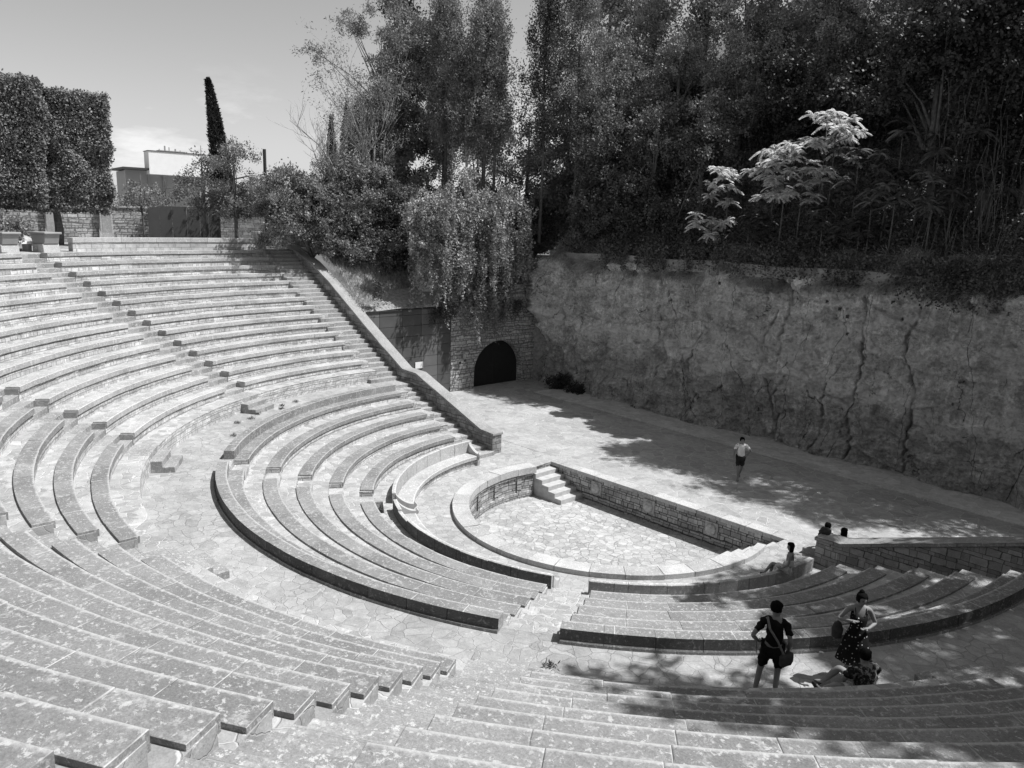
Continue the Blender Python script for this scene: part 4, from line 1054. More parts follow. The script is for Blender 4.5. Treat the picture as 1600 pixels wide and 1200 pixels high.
shrub((-24.2, 7.6, 8.4), [(0, 0, 3.6, 2.0, 2.4, 2.6), (0, -2.5, 3.0, 1.8, 2.0, 2.4)], 520, 'broad shrub behind the hanging creeper', 'leaf', .15, .09, .34)
shrub((-26.5, 4.6, 8.4), [(0, 0, 3.2, 1.8, 2.2, 2.4), (0, 2.0, 3.6, 1.8, 2.0, 2.4)], 420, 'feathery shrub below the bare branches', 'leafpale', .17, .05, .36, 40)
# hanging creeper over the arch
root = empty('hanging_creeper', (-19.6, 9.8, 8.5), 'huge sunlit creeper bulging over the wall above the arch', 'creeper')
blobs = [(0, -.6, 1.8, 1.9, 3.6, 3.0), (.1, 2.0, 1.7, 1.8, 2.6, 2.4), (.1, -3.0, 1.2, 1.5, 1.9, 2.8), (.2, .3, -.7, 1.2, 2.9, 1.9), (.35, .7, -2.2, .8, 1.7, 1.3)]
P_, C_ = crown(blobs, 1000, 30, .22, .45)
strand = []
for q in range(980):
    b = blobs[rng.choice(5, p=[.3, .22, .2, .18, .10])]; dy = rng.uniform(-1, 1); x_ = b[0] + b[3] * (1 - dy * dy * .8) * rng.uniform(.45, 1.0) * (1.12 + .28 * math.sin(dy * 7 + b[2] * 3) + .2 * math.sin(dy * 17)); y_ = b[1] + b[4] * dy; zt_ = b[2] + b[5] * rng.uniform(-.8, .75)
    ln_ = rng.uniform(.4, 1.0) * rng.choice([1.2, 2.0, 3.0]); m_ = int(ln_ * 34); tt_ = np.linspace(0, 1, m_)
    strand.append(np.stack([x_ + .12 * np.sin(tt_ * 5 + q) + rng.normal(0, .06, m_) + .15 * tt_, y_ + .1 * np.cos(tt_ * 6 + q) + rng.normal(0, .06, m_), zt_ - tt_ * ln_], 1))
for q in range(34):
    y_ = rng.uniform(-1.4, 1.7); zt_ = -2.4; ln_ = rng.uniform(.4, 1.7) * (1.2 - abs(y_ - .4) / 2.0); m_ = int(ln_ * 40) + 3; tt_ = np.linspace(0, 1, m_)
    strand.append(np.stack([.55 + .1 * np.sin(tt_ * 4 + q) + rng.normal(0, .06, m_), y_ + rng.normal(0, .07, m_), zt_ - tt_ * ln_], 1))
leaf_mesh('foliage', np.concatenate([P_] + strand), .13, .09, 'leafpale', root, (.6, 0, -.6), .7)
mb = MB()
for q in range(26): limbs(mb, (-.6, rng.uniform(-3, 3), rng.uniform(-.5, 3)), [C_[q]], .035)
mb.build('stem', 'bark', root, smooth=True)
bm = bmesh.new(); bmesh.ops.create_icosphere(bm, subdivisions=4, radius=1)
cs = np.array([v.co[:] for v in bm.verts]); dn = fbm(cs, 1.4, 4)
for v, d in zip(bm.verts, dn): v.co = Vector((v.co.x * 1.5, v.co.y * 4.2, v.co.z * 3.0)) * (1 + .3 * d)
me = bpy.data.meshes.new('outcrop'); bm.to_mesh(me); bm.free(); me.polygons.foreach_set('use_smooth', [True] * len(me.polygons))
o = put('rock_outcrop', me, 'cliff', None, (-20.4, 10.2, 8.0)); tagit(o, kind='structure')
# small creeper tufts hanging over the steel wall and beside the outcrop
for (y, z, n_, lb) in ((10.0, 5.6, 40, 'leafy creeper hanging over the masonry left of the arch'), (13.3, 5.4, 30, 'leafy creeper hanging over the masonry right of the arch'), (6.9, 5.25, 16, 'thin creeper trailing over the steel wall top'), (7.85, 5.4, 26, 'dark creeper at the joint of steel and stone walls'), (2.9, 6.9, 16, 'short creeper on the grassy bank'), (14.2, 8.2, 14, 'creeper strands at the rock corner')):
    st_ = []
    for q in range(n_):
        ln_ = rng.uniform(.3, 1.3); m_ = int(ln_ * 30); tt_ = np.linspace(0, 1, m_); yy = rng.normal(0, .35)
        st_.append(np.stack([rng.normal(.05, .05) + rng.normal(0, .05, m_), yy + .1 * np.sin(tt_ * 5) + rng.normal(0, .05, m_), -tt_ * ln_], 1))
    root = empty('creeper', (-19.15 if z < 8 else -18.4, y, z), lb, 'creeper'); leaf_mesh('foliage', np.concatenate(st_), .11, .07, 'leafivy', root)
    mb = MB(); limbs(mb, (-.2, 0, .1), [(.05, -.2, -.5), (.05, .25, -.7)], .015); mb.build('stem', 'bark', root)
o = leaf_mesh('bank_grass', np.stack([rng.uniform(-24.5, -19.3, 16000), rng.uniform(1.9, 8.2, 16000), np.zeros(16000)], 1), .22, .02, 'grass', None, (0, 0, 1), 2.0)
V = np.zeros(len(o.data.vertices) * 3, np.float32); o.data.vertices.foreach_get('co', V); V = V.reshape(-1, 4, 3)
V[:, :, 2] += (Hf(V[:, 0, 0], V[:, 0, 1]))[:, None] + .03; o.data.vertices.foreach_set('co', V.ravel()); o.data.update(); tagit(o, kind='stuff')
shrub((-15.6, 14.5, .0), [(0, 0, .45, .9, .45, .55), (.9, -.1, .3, .6, .35, .35), (-.2, -.1, .9, .4, .3, .4)], 110, 'small dark shrub at the foot of the rock face', 'leafdark', .16, .06, .2, 34, shell=.2, group=None)

# ------------------------------------------------------------------ hillside planting above the cliff
def hillz(x, y):
    cl = np.interp(x, [-30, -19, -16.85, 24], [15.6, 15.6, 15.3, 12.95]); dv = y - cl
    return 8.3 + np.clip(dv, 0, 16) * 1.0 + np.clip(dv - 16, 0, 40) * .12
N = 190000
x_ = rng.uniform(-26, 13, N); dv = rng.random(N) ** 1.2 * 13; y_ = np.interp(x_, [-30, -19, -16.85, 24], [15.6, 15.6, 15.3, 12.95]) + dv
z_ = .1 + Hf(x_, y_) + np.abs(rng.normal(0, .25, N)) + .6 * np.maximum(0, fbm(np.stack([x_, y_, dv * 0], 1), .6, 3))
o = leaf_mesh('undergrowth', np.stack([x_, y_, z_], 1), .16, .10, 'leafivy'); tagit(o, kind='stuff')
# drooping dry grass along the cliff edge
N = 110000
x_ = rng.uniform(-17.5, 13, N); cl_ = np.interp(x_, [-30, -19, -16.85, 24], [15.6, 15.35, 15.1, 12.7])
edge = .35 * fbm(np.stack([x_, x_ * 0, x_ * 0], 1), .45, 4)
t = rng.random(N); z_ = 8.55 + (t - .40 + edge * 1.7) * 1.6; y_ = cl_ - .22 + t * 1.3 + rng.normal(0, .06, N)
keep = z_ > 7.85 + edge * 1.0
o = leaf_mesh('edge_grass', np.stack([x_, y_, z_], 1)[keep], .42, .02, 'grass', None, (-.25, -.5, -1.0), 1.2); tagit(o, kind='stuff')

GT = 'ivy-hung trees on the hillside above the rock'
# ivy-curtained mass: separate ivy-clad trees
def ivytree(loc, h, r_, label, ncl=420, mat='leafivy', L=.15, W=.10, top=1.0, per=40):
    bl = []
    for q in range(5):
        f_ = q / 4; bl.append((random.uniform(-.5, .5), random.uniform(-.4, .4), h * (.12 + .75 * f_), r_ * (1 - .35 * f_) * random.uniform(.8, 1.15), r_ * (1 - .35 * f_), h * .2))
    return tree('ivy_tree', loc, label, 'tree', h, bl, ncl, per, .34, L, W, mat, tr=.2, group=GT, shell=.62, bias=(0, 0, -1), bs=.8, nl=5)
random.seed(21)
iv = [(-14.8, 16.6, 7.0, 2.0, 'ivy-covered tree beside the hanging creeper'), (-11.6, 17.0, 7.0, 2.1, 'ivy-covered tree second along the rock edge'), (-8.6, 17.4, 6.5, 2.0, 'ivy-covered tree in the middle of the dark hillside'),
      (-16.6, 19.6, 7.5, 2.1, 'taller ivy tree behind the rock corner'), (-12.6, 20.2, 8.5, 2.2, 'taller ivy tree with sunlit top behind the ivy curtain'), (-8.6, 20.8, 8.5, 2.2, 'taller ivy tree left of the pale sumacs')]
for i, (x, y, h, r_, lb) in enumerate(iv): ivytree((x, y, float(hillz(x, y)) - .3), h, r_, lb, mat='leafivy' if i < 3 else 'leaf')  # rear ivy trees take paler leaves, painting the sun on them

# tall dark trees
GB = 'tall trees towering over the hillside'
TT = []
def bigtree(loc, h, r_, label, mat='leafdark', ncl=480, per=42, L=.17, W=.11, low=.25, rc=.42, shell=.35, group=GB, bark='bark'):
    bl = []
    for q in range(7):
        f_ = q / 6; an = random.uniform(0, 6.28); rr_ = r_ * math.sin(math.pi * (.25 + .62 * f_)) ** .7
        bl.append((math.cos(an) * r_ * .35, math.sin(an) * r_ * .35, h * (low + (.92 - low) * f_), rr_ * .75, rr_ * .75, h * (1 - low) * .16))
    t_ = tree('tall_tree', loc, label, 'tree', h, bl, ncl, per, rc, L, W, mat, bark, tr=.24, group=group, shell=shell, nl=9)
    TT.append(t_); return t_
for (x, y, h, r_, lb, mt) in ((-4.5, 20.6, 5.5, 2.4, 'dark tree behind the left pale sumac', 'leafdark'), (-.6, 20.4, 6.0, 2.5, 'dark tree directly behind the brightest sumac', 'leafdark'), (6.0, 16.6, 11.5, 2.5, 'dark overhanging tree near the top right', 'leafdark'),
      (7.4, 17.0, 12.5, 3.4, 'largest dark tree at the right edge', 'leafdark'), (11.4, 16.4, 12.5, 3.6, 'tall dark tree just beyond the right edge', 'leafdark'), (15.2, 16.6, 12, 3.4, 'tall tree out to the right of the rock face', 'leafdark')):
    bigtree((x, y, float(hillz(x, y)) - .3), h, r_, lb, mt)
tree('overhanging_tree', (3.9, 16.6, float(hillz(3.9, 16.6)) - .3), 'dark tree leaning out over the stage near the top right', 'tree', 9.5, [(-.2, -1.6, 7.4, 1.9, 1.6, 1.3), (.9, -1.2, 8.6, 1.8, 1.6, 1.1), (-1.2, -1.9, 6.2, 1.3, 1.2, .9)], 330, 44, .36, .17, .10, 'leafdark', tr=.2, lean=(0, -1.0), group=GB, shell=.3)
# back row closing the view: columnar conifers and broadleaves
proto = bigtree((-24.5, 27.5, 16.0), 17, 3.2, 'broad sunlit tree at the back, left end', 'leafback', 620, 40, .2, .12, .15, .45)
back = [(5.5, 29.5, 22, 1.0, 'rearmost tree closing the sky gap near the top right'), (.5, 30, 22, 1.05, 'rearmost tree behind the brightest sumac'), (-9, 30, 22, 1.0, 'rearmost tree above the ivy curtain'), (-20.0, 27.0, 17.5, 1.1, 'sunlit tree of the back row above the creeper'), (-15.5, 27.0, 18.5, 1.0, 'sunlit tree of the back row above the ivy corner'), (-11.0, 27.6, 19, 1.05, 'sunlit tree of the back row above the ivy curtain'), (-6.5, 27, 19, 1.0, 'back row tree above the left pale sumac'),
        (-2.0, 27, 19, 1.1, 'back row tree above the brightest sumac'), (3, 27, 19, 1.0, 'back row tree near the top right corner'), (8, 26, 19, 1.1, 'back row tree at the extreme right'), (-17.8, 23.4, 14.5, .72, 'middle row tree behind the thin-trunked conifers'), (-10.5, 24.2, 16.5, .75, 'middle row tree above the ivy curtain'), (-5.0, 24.2, 16, .7, 'middle row tree left of the dark trees'), (1, 24.0, 16.5, .75, 'middle row tree behind the dark trees')]
for i, (x, y, z, s_, lb) in enumerate(back): dup(proto, (x, y, z - 1.2), i * 1.3, (s_, s_, s_), lb, GB)

# columnar cypress-like trees with bare lower trunks (centre top)
def column(loc, h, r_, label, z0f=.3, ncl=300, mat='leaf', bark='bark', tr=.11, lean=(0, 0)):
    root = empty('column_conifer', loc, label, 'tree', 'thin-trunked column conifers')
    ncl = int(ncl * .8); t = rng.random(ncl) ** .9; zc = h * (z0f + (1 - z0f) * t); th = rng.random(ncl) * 6.28
    lump = 1 + 1.1 * fbm(np.stack([np.cos(th) * 1.3, np.sin(th) * 1.3 + loc[0], zc * .9], 1), .8, 3)
    rr_ = r_ * 1.45 * np.interp(t, [0, .15, .6, 1], [.55, 1, .9, .35]) * np.clip(lump, .25, 1.7); q = rng.random(ncl) ** .6 * rr_
    c = np.stack([q * np.cos(th) + lean[0] * zc / h, q * np.sin(th) + lean[1] * zc / h, zc], 1)
    rep = np.repeat(np.arange(ncl), rng.poisson(62, ncl)); P_ = c[rep] + rng.normal(size=(len(rep), 3)) * [.14, .14, .34]
    leaf_mesh('crown', P_, .15, .06, mat, root, (0, 0, 1), .8)
    mb = MB(); mb.tube([(0, 0, -.5), (lean[0] * .3 + .1, lean[1] * .3, h * .33), (lean[0] * .6, lean[1] * .6 - .1, h * .66), (lean[0], lean[1], h * .97)], [tr, tr * .8, tr * .55, .02], 8)
    for j in range(0, 30): limbs(mb, (lean[0] * c[j, 2] / h, lean[1] * c[j, 2] / h, c[j, 2] - .5), [c[j]], .025)
    mb.build('trunk', bark, root, smooth=True)
column((-24.0, 11.2, 10), 13.8, 1.15, 'column conifer with dark bare trunk, leftmost of its group', .38, 380, bark='bark')
column((-21.6, 11.0, 9.6), 10.4, .95, 'column conifer with pale trunk, middle of its group', .5, 260, bark='barkpale')
column((-21.0, 11.9, 9.6), 13.0, 1.15, 'column conifer right of the pale-trunked one', .42, 400)
column((-20.6, 12.4, 9.6), 13.4, .9, 'slim column conifer at the right of the group', .40, 280, bark='bark')
column((-18.5, 14.6, 9.6), 14.5, 1.0, 'tall column conifer alone beside the sky gap', .38, 430, mat='leafivy')
column((-17.4, 16.5, 10), 15.5, 1.2, 'tall column conifer right of the sky gap', .3, 460, mat='leaf')
column((-22.8, 13.4, 9.6), 14.5, 1.3, 'column conifer standing behind the thin-trunked group', .35, 360)
column((-26.0, 12.6, 9.4), 14.8, 1.3, 'column conifer behind and left of the thin-trunked group', .3, 360)
for (x, y, h_, r_, lb) in ((-19.6, 18.2, 10.5, 2.6, 'bright bushy tree low beside the sky gap'), (-22.8, 17.6, 9.5, 2.7, 'bright bushy tree seen between the pale trunks'), (-16.8, 19.2, 10.5, 2.5, 'bright bushy tree right of the sky gap'), (-14.0, 19.4, 8.0, 2.3, 'bright bushy tree above the ivy corner'), (-27.0, 16.6, 9.5, 2.6, 'bushy tree behind the dark conifer')):
    bl = [(0, 0, h_ * .55, r_, r_, h_ * .4), (.8, -.9, h_ * .35, r_ * .8, r_ * .8, h_ * .3), (-.7, .8, h_ * .7, r_ * .6, r_ * .6, h_ * .25)]
    tree('bushy_tree', (x, y, float(Hf(np.array([x]), np.array([y]))[0]) - .3), lb, 'tree', h_, bl, 420, 40, .36, .16, .09, 'leaf', tr=.16, group='bushy trees on the left shoulder of the hill', shell=.35)
# dark conifer at centre left and the bare-branched tree in front of it
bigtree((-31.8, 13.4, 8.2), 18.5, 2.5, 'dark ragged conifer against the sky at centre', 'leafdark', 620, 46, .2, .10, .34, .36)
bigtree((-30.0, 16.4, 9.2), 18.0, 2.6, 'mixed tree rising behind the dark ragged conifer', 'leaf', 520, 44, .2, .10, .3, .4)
def baretree(loc, label, seedv, h, spread, bark='barkpale', n0=9, dirx=(0, -1, .5), leaves=0):
    rs = random.Random(seedv); root = empty('bare_tree', loc, label, 'tree'); mb = MB(); tips = []
    def grow(p, d, L_, r_, dep):
        n_ = 4; pts = [p]; q = p.copy(); dd = d.copy()
        for _ in range(n_):
            dd = (dd + Vector((rs.uniform(-.22, .22), rs.uniform(-.22, .22), rs.uniform(-.05, .2)))).normalized(); q = q + dd * L_ / n_; pts.append(q.copy())
        mb.tube(pts, [r_ * (1 - .12 * i) for i in range(n_ + 1)], 5 if dep > 1 else 7)
        if dep == 0: tips.append(q); return
        for _ in range(3 if dep > 1 else 2):
            k = rs.randint(1, n_); nd = (dd + Vector((rs.uniform(-.9, .9), rs.uniform(-.9, .9), rs.uniform(-.3, .7)))).normalized(); grow(pts[k], nd, L_ * rs.uniform(.55, .8), r_ * .55, dep - 1)
    for q in range(n0):
        a = Vector((rs.uniform(-.5, .5) * spread, rs.uniform(-.9, .6) * spread, 1)) + Vector(dirx) * .4; grow(Vector((0, 0, h * .12 * (q % 3))), a.normalized(), h * .5, .055, 4)
    mb.build('trunk', bark, root, smooth=True)
    if leaves:
        c = np.array([t[:] for t in tips]); rep = np.repeat(np.arange(len(c)), leaves); leaf_mesh('crown', c[rep] + rng.normal(0, .22, (len(rep), 3)), .15, .05, 'leaf', root)
    return root
bigtree((-27.8, 10.4, 8.2), 17.5, 2.2, 'mid-toned leafy tree filling behind the pale bare branches', 'leaf', 560, 44, .17, .09, .3, .34)
bigtree((-27.0, 7.8, 8.2), 10.5, 1.9, 'lower leafy tree beneath the pale bare branches', 'leaf', 420, 44, .15, .09, .3, .34)
baretree((-25.4, 6.4, 11.0), 'thin pale-branched tree with few leaves before the dark conifer', 5, 7.5, .8, n0=6, leaves=16)
baretree((-24.6, 4.4, 10.5), 'bare dead branches reaching left against the sky', 11, 6.0, 1.0, dirx=(0, -1.2, .3), n0=5)
root = tree('leaning_tree', (-25.5, 8.5, 12), 'feathery tree reaching left across the sky at the top', 'tree', 10.5, [(0, -3.2, 9.4, 1.2, 2.2, .8), (0, -.8, 10.3, 1.4, 2.0, 1.2), (0, .4, 8.4, 1.2, 1.6, 1.4), (0, -6.0, 7.9, .5, .8, .35), (.2, -1.0, 6.2, 1.2, 1.6, 1.2)], 230, 40, .3, .2, .05, 'leaf', tr=.13, lean=(.2, -1.2), nl=20, shell=.1)

# ------------------------------------------------------------------ sumac-like plants with radiating compound leaves
def rosette(c, nf, fl, pts, axs, up):
    for q in range(nf):
        a = 6.283 * q / nf + random.uniform(-.25, .25); el = random.uniform(-.1, 1.15) * up
        d = Vector((math.cos(a) * math.cos(el), math.sin(a) * math.cos(el), math.sin(el))); side = Vector((-math.sin(a), math.cos(a), 0))
        L_ = fl * random.uniform(.75, 1.15)
        for j in range(15):
            t = (j + 1.2) / 15.5; p = c + d * L_ * t + Vector((0, 0, -.55 * L_ * t * t))
            for sg in (-1, 1):
                dr = (side * sg + d * .35 + Vector((0, 0, -.75))).normalized(); pts.append(p); axs.append((dr, (d + Vector((0, 0, .2 * sg)))))
def sumac(loc, h, nr, label, mat='leafpale', fl=.62, seed_=1, nf=13):
    random.seed(seed_); root = empty('sumac', loc, label, 'shrub', 'sumac plants rooted above the rock face'); mb = MB(); pts = []; axs = []
    tip = Vector((0, 0, h)); mb.tube([(0, 0, -.5), (.04, .02, h * .5), tip], [.045, .035, .02], 7)
    rosette(tip, nf, fl, pts, axs, 1)
    for q in range(nr - 1):
        a = random.uniform(-3.3, .2) if q % 3 else random.uniform(0, 6.28); s_ = random.uniform(.4, .95); b = Vector((0, 0, h * s_)); e = b + Vector((math.cos(a) * .8, math.sin(a) * .8, .35)) * random.uniform(.5, 1.35)
        mb.tube([b, b.lerp(e, .5) + Vector((0, 0, -.05)), e], [.02, .016, .01], 5); rosette(e, nf - 3, fl * .9, pts, axs, 1)
    mb.build('stem', 'bark', root, smooth=True)
    P_ = np.array([p[:] for p in pts]); A = np.array([a[0][:] for a in axs]); B = np.cross(A, np.array([0, 0, 1.0])); B /= np.linalg.norm(B, axis=1)[:, None] + 1e-6
    N = len(P_); l_ = (.17 * rng.uniform(.8, 1.1, (N, 1))) * fl / .62; V = np.stack([P_, P_ + A * l_ * .45 + B * l_ * .21, P_ + A * l_, P_ + A * l_ * .45 - B * l_ * .21], 1).reshape(-1, 3)
    me = bpy.data.meshes.new('fronds'); me.vertices.add(4 * N); me.vertices.foreach_set('co', V.astype(np.float32).ravel())
    me.loops.add(4 * N); me.loops.foreach_set('vertex_index', np.arange(4 * N, dtype=np.int32)); me.polygons.add(N); me.polygons.foreach_set('loop_start', np.arange(0, 4 * N, 4, dtype=np.int32)); me.polygons.foreach_set('loop_total', np.full(N, 4, np.int32)); me.update(calc_edges=True)
    put('fronds', me, mat, root)
SU = [(3.0, 14.9, 5.6, 5, 'half-lit sumac high toward the upper right', 'leaf'), (2.1, 14.7, 3.4, 3, 'half-lit sumac right of the sunlit group', 'leaf'), (4.6, 14.7, 4.8, 4, 'half-lit sumac nearest the top right corner', 'leaf'), (-1.1, 16.3, 5.6, 4, 'bright sumac just left of the tallest one, behind it', 'leafsumac_lit'), (-2.5, 15.4, 5.2, 4, 'bright sumac at the left of the large sunlit group', 'leafsumac_lit'), (-5.8, 15.7, 3.9, 4, 'pale sunlit sumac standing alone, left of the others', 'leafsumac_lit'), (-6.3, 15.2, 1.9, 2, 'low pale sumac below the left one', 'leafsumac_lit'),
      (-1.7, 15.6, 5.0, 6, 'large brightest sumac with many sunlit rosettes', 'leafsumac_lit'), (-.4, 15.8, 5.8, 5, 'tallest bright sumac, upright top rosette', 'leafsumac_lit'), (-3.4, 16.0, 4.4, 4, 'mid-height sumac between the two bright groups', 'leafsumac_lit'),
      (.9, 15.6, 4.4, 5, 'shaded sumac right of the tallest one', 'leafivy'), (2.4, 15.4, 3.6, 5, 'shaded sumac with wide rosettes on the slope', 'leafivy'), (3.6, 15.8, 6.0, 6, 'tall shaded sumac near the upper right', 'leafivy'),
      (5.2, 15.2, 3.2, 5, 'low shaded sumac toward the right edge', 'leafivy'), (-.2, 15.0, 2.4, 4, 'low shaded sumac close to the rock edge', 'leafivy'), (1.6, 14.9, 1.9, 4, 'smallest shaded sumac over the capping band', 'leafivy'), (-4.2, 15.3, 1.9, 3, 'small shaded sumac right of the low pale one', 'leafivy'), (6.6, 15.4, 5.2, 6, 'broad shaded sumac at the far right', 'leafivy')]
for i, (x, y, h, nr, lb, mt) in enumerate(SU): sumac((x, y, float(hillz(x, y))), h, nr + (9 if mt == 'leafsumac_lit' else 3), lb, mt, .62, 40 + i)  # sun, half-light and shade are painted in by the choice of leaf colour
# creepers spilling over the capping band
for i, (u, n_, ln0, lb) in enumerate(((-12.2, 22, .9, 'creeper over the rock edge near the corner'), (-9.4, 26, .8, 'creeper over the rock edge below the ivy trees'), (-6.4, 16, .6, 'short creeper over the band at left centre'), (-3.6, 20, .7, 'creeper over the band below the pale sumac'), (-.6, 18, .8, 'creeper over the band at centre'), (2.2, 14, .8, 'wide creeper over the band right of centre'), (4.6, 18, 1.1, 'long dark creeper over the band toward the right'), (6.6, 26, 1.4, 'dense dark creeper hanging at right'), (8.3, 34, 1.3, 'dense dark creeper at the right edge'))):
    st_ = []; cy_ = float(np.interp(u, [-19, -16.85, 24], [15.35, 15.1, 12.7]))
    for k in range(n_ * 2):
        ln_ = rng.uniform(.15, 1.0) * ln0; m_ = int(ln_ * 30) + 4; tt_ = np.linspace(0, 1, m_); uu = rng.normal(0, .75)
        st_.append(np.stack([uu + .1 * np.sin(tt_ * 5 + k) + rng.normal(0, .05, m_), -.05 - .30 * np.minimum(1, tt_ * 3) + rng.normal(0, .05, m_), 1.0 - tt_ * (ln_ + .7)], 1))
    root = empty('creeper', (u, cy_, 8.3), lb, 'creeper'); leaf_mesh('foliage', np.concatenate(st_), .15, .09, 'leafivy', root)
    mb = MB(); limbs(mb, (0, .3, .5), [(-.3, -.3, 0), (.3, -.3, -.1)], .015); mb.build('stem', 'bark', root)
# hanging root curtains at right
root = empty('root_curtain', (7.0, 13.9, 8.6), 'tangle of thin hanging stems at the right edge', 'creeper'); mb = MB(); random.seed(5)
for q in range(150):
    x_ = random.uniform(-2.6, 2.6); z1_ = random.uniform(1.5, 8.5); y_ = random.uniform(-.3, 1.6) + z1_ * .1; l_ = random.uniform(1.2, 4)
    mb.tube([(x_, y_, z1_), (x_ + random.uniform(-.3, .3), y_ - .1, z1_ - l_ * .5), (x_ + random.uniform(-.4, .4), y_ - .2, max(-.4, z1_ - l_))], [.012, .010, .006], 4)
mb.build('stem', 'bark', root)

# ------------------------------------------------------------------ trees out to the right whose shade falls on the tiers
random.seed(77)
GR = 'tall park trees beyond the right-hand side'
p2 = bigtree((18.0, 8.2, 8.2), 16, 4.6, 'park tree just beyond the near parapet', 'leafdark', 430, 44, .26, .17, .34, .40, .25, GR)
for i, (x, y, z, s_, lb) in enumerate(((19.4, -4.6, 9.0, .86, 'slimmer park tree reaching over the middle of the lower tier'), (16.6, 3.2, 9.0, .8, 'slimmer park tree next to the near parapet'), (21.0, 2.6, 8.2, 1.0, 'second park tree beyond the right parapet'), (21.0, -3.4, 8.2, .92, 'third park tree, over the right stair'), (25.5, -6.5, 8.2, 1.0, 'park tree beside the right end of the tiers'))):
    dup(p2, (x, y, z), 1.9 + i * 2.1, (s_, s_, s_), lb, GR)
tree('leaning_tree', (24.4, -15.6, 8.2), 'unseen leaning tree added behind the viewer, long bough shading the lower left', 'tree', 15, [(-7.2, 1.3, 12.9, .9, .5, .5), (0, -.5, 12, 2.2, 2.0, 2.4)], 120, 44, .36, .22, .14, 'leafdark', tr=.26, lean=(-1.2, .2), shell=.2, nl=14)  # unseen tree, leaned and boughed to drop shade on the lower-left corner

# ------------------------------------------------------------------ people
def skinned(name, nodes, edges, mat, parent, sub=2, post=None):
    me = bpy.data.meshes.new('tmp'); me.from_pydata([n[0] for n in nodes], edges, [])
    ob = bpy.data.objects.new('tmp', me); COL.objects.link(ob)
    md = ob.modifiers.new('skin', 'SKIN'); md.use_smooth_shade = True
    for i, n in enumerate(nodes):
        r_ = n[1]; me.skin_vertices[0].data[i].radius = (r_, r_) if not isinstance(r_, tuple) else r_
        me.skin_vertices[0].data[i].use_root = (i == 0)
    sd = ob.modifiers.new('sub', 'SUBSURF'); sd.levels = sub; sd.render_levels = sub
    bpy.context.view_layer.update()
    dg = bpy.context.evaluated_depsgraph_get()
    m2 = bpy.data.meshes.new_from_object(ob.evaluated_get(dg)); m2.name = name
    bpy.data.objects.remove(ob); bpy.data.meshes.remove(me)
    m2.polygons.foreach_set('use_smooth', [True] * len(m2.polygons))
    if post: post(m2)
    if name in ('shirt', 'shorts', 'camisole'):
        for v in m2.vertices:
            k = .010 * math.sin(v.co.z * 46 + v.co.x * 31 + math.sin(v.co.y * 23) * 2) + .006 * math.sin(v.co.z * 19 - v.co.x * 57)
            v.co = v.co + v.normal * k
    m2.materials.clear()
    return put(name, m2, mat, parent)
def V3(*a): return Vector(a)
def default_pose():
    J = dict(pelvis=V3(0, 0, .95), belly=V3(0, .01, 1.09), chest=V3(0, 0, 1.30), necklow=V3(0, -.01, 1.45), neck=V3(0, .0, 1.50), head=V3(0, .02, 1.62))
    for s, k in ((-1, 'l'), (1, 'r')):
        J['sh' + k] = V3(.175 * s, -.01, 1.41); J['el' + k] = V3(.23 * s, -.03, 1.13); J['wr' + k] = V3(.25 * s, .04, .89); J['ha' + k] = V3(.25 * s, .06, .80)
        J['hi' + k] = V3(.095 * s, 0, .90); J['kn' + k] = V3(.10 * s, .02, .50); J['an' + k] = V3(.10 * s, -.02, .085); J['to' + k] = V3(.12 * s, .15, .03)
    return J
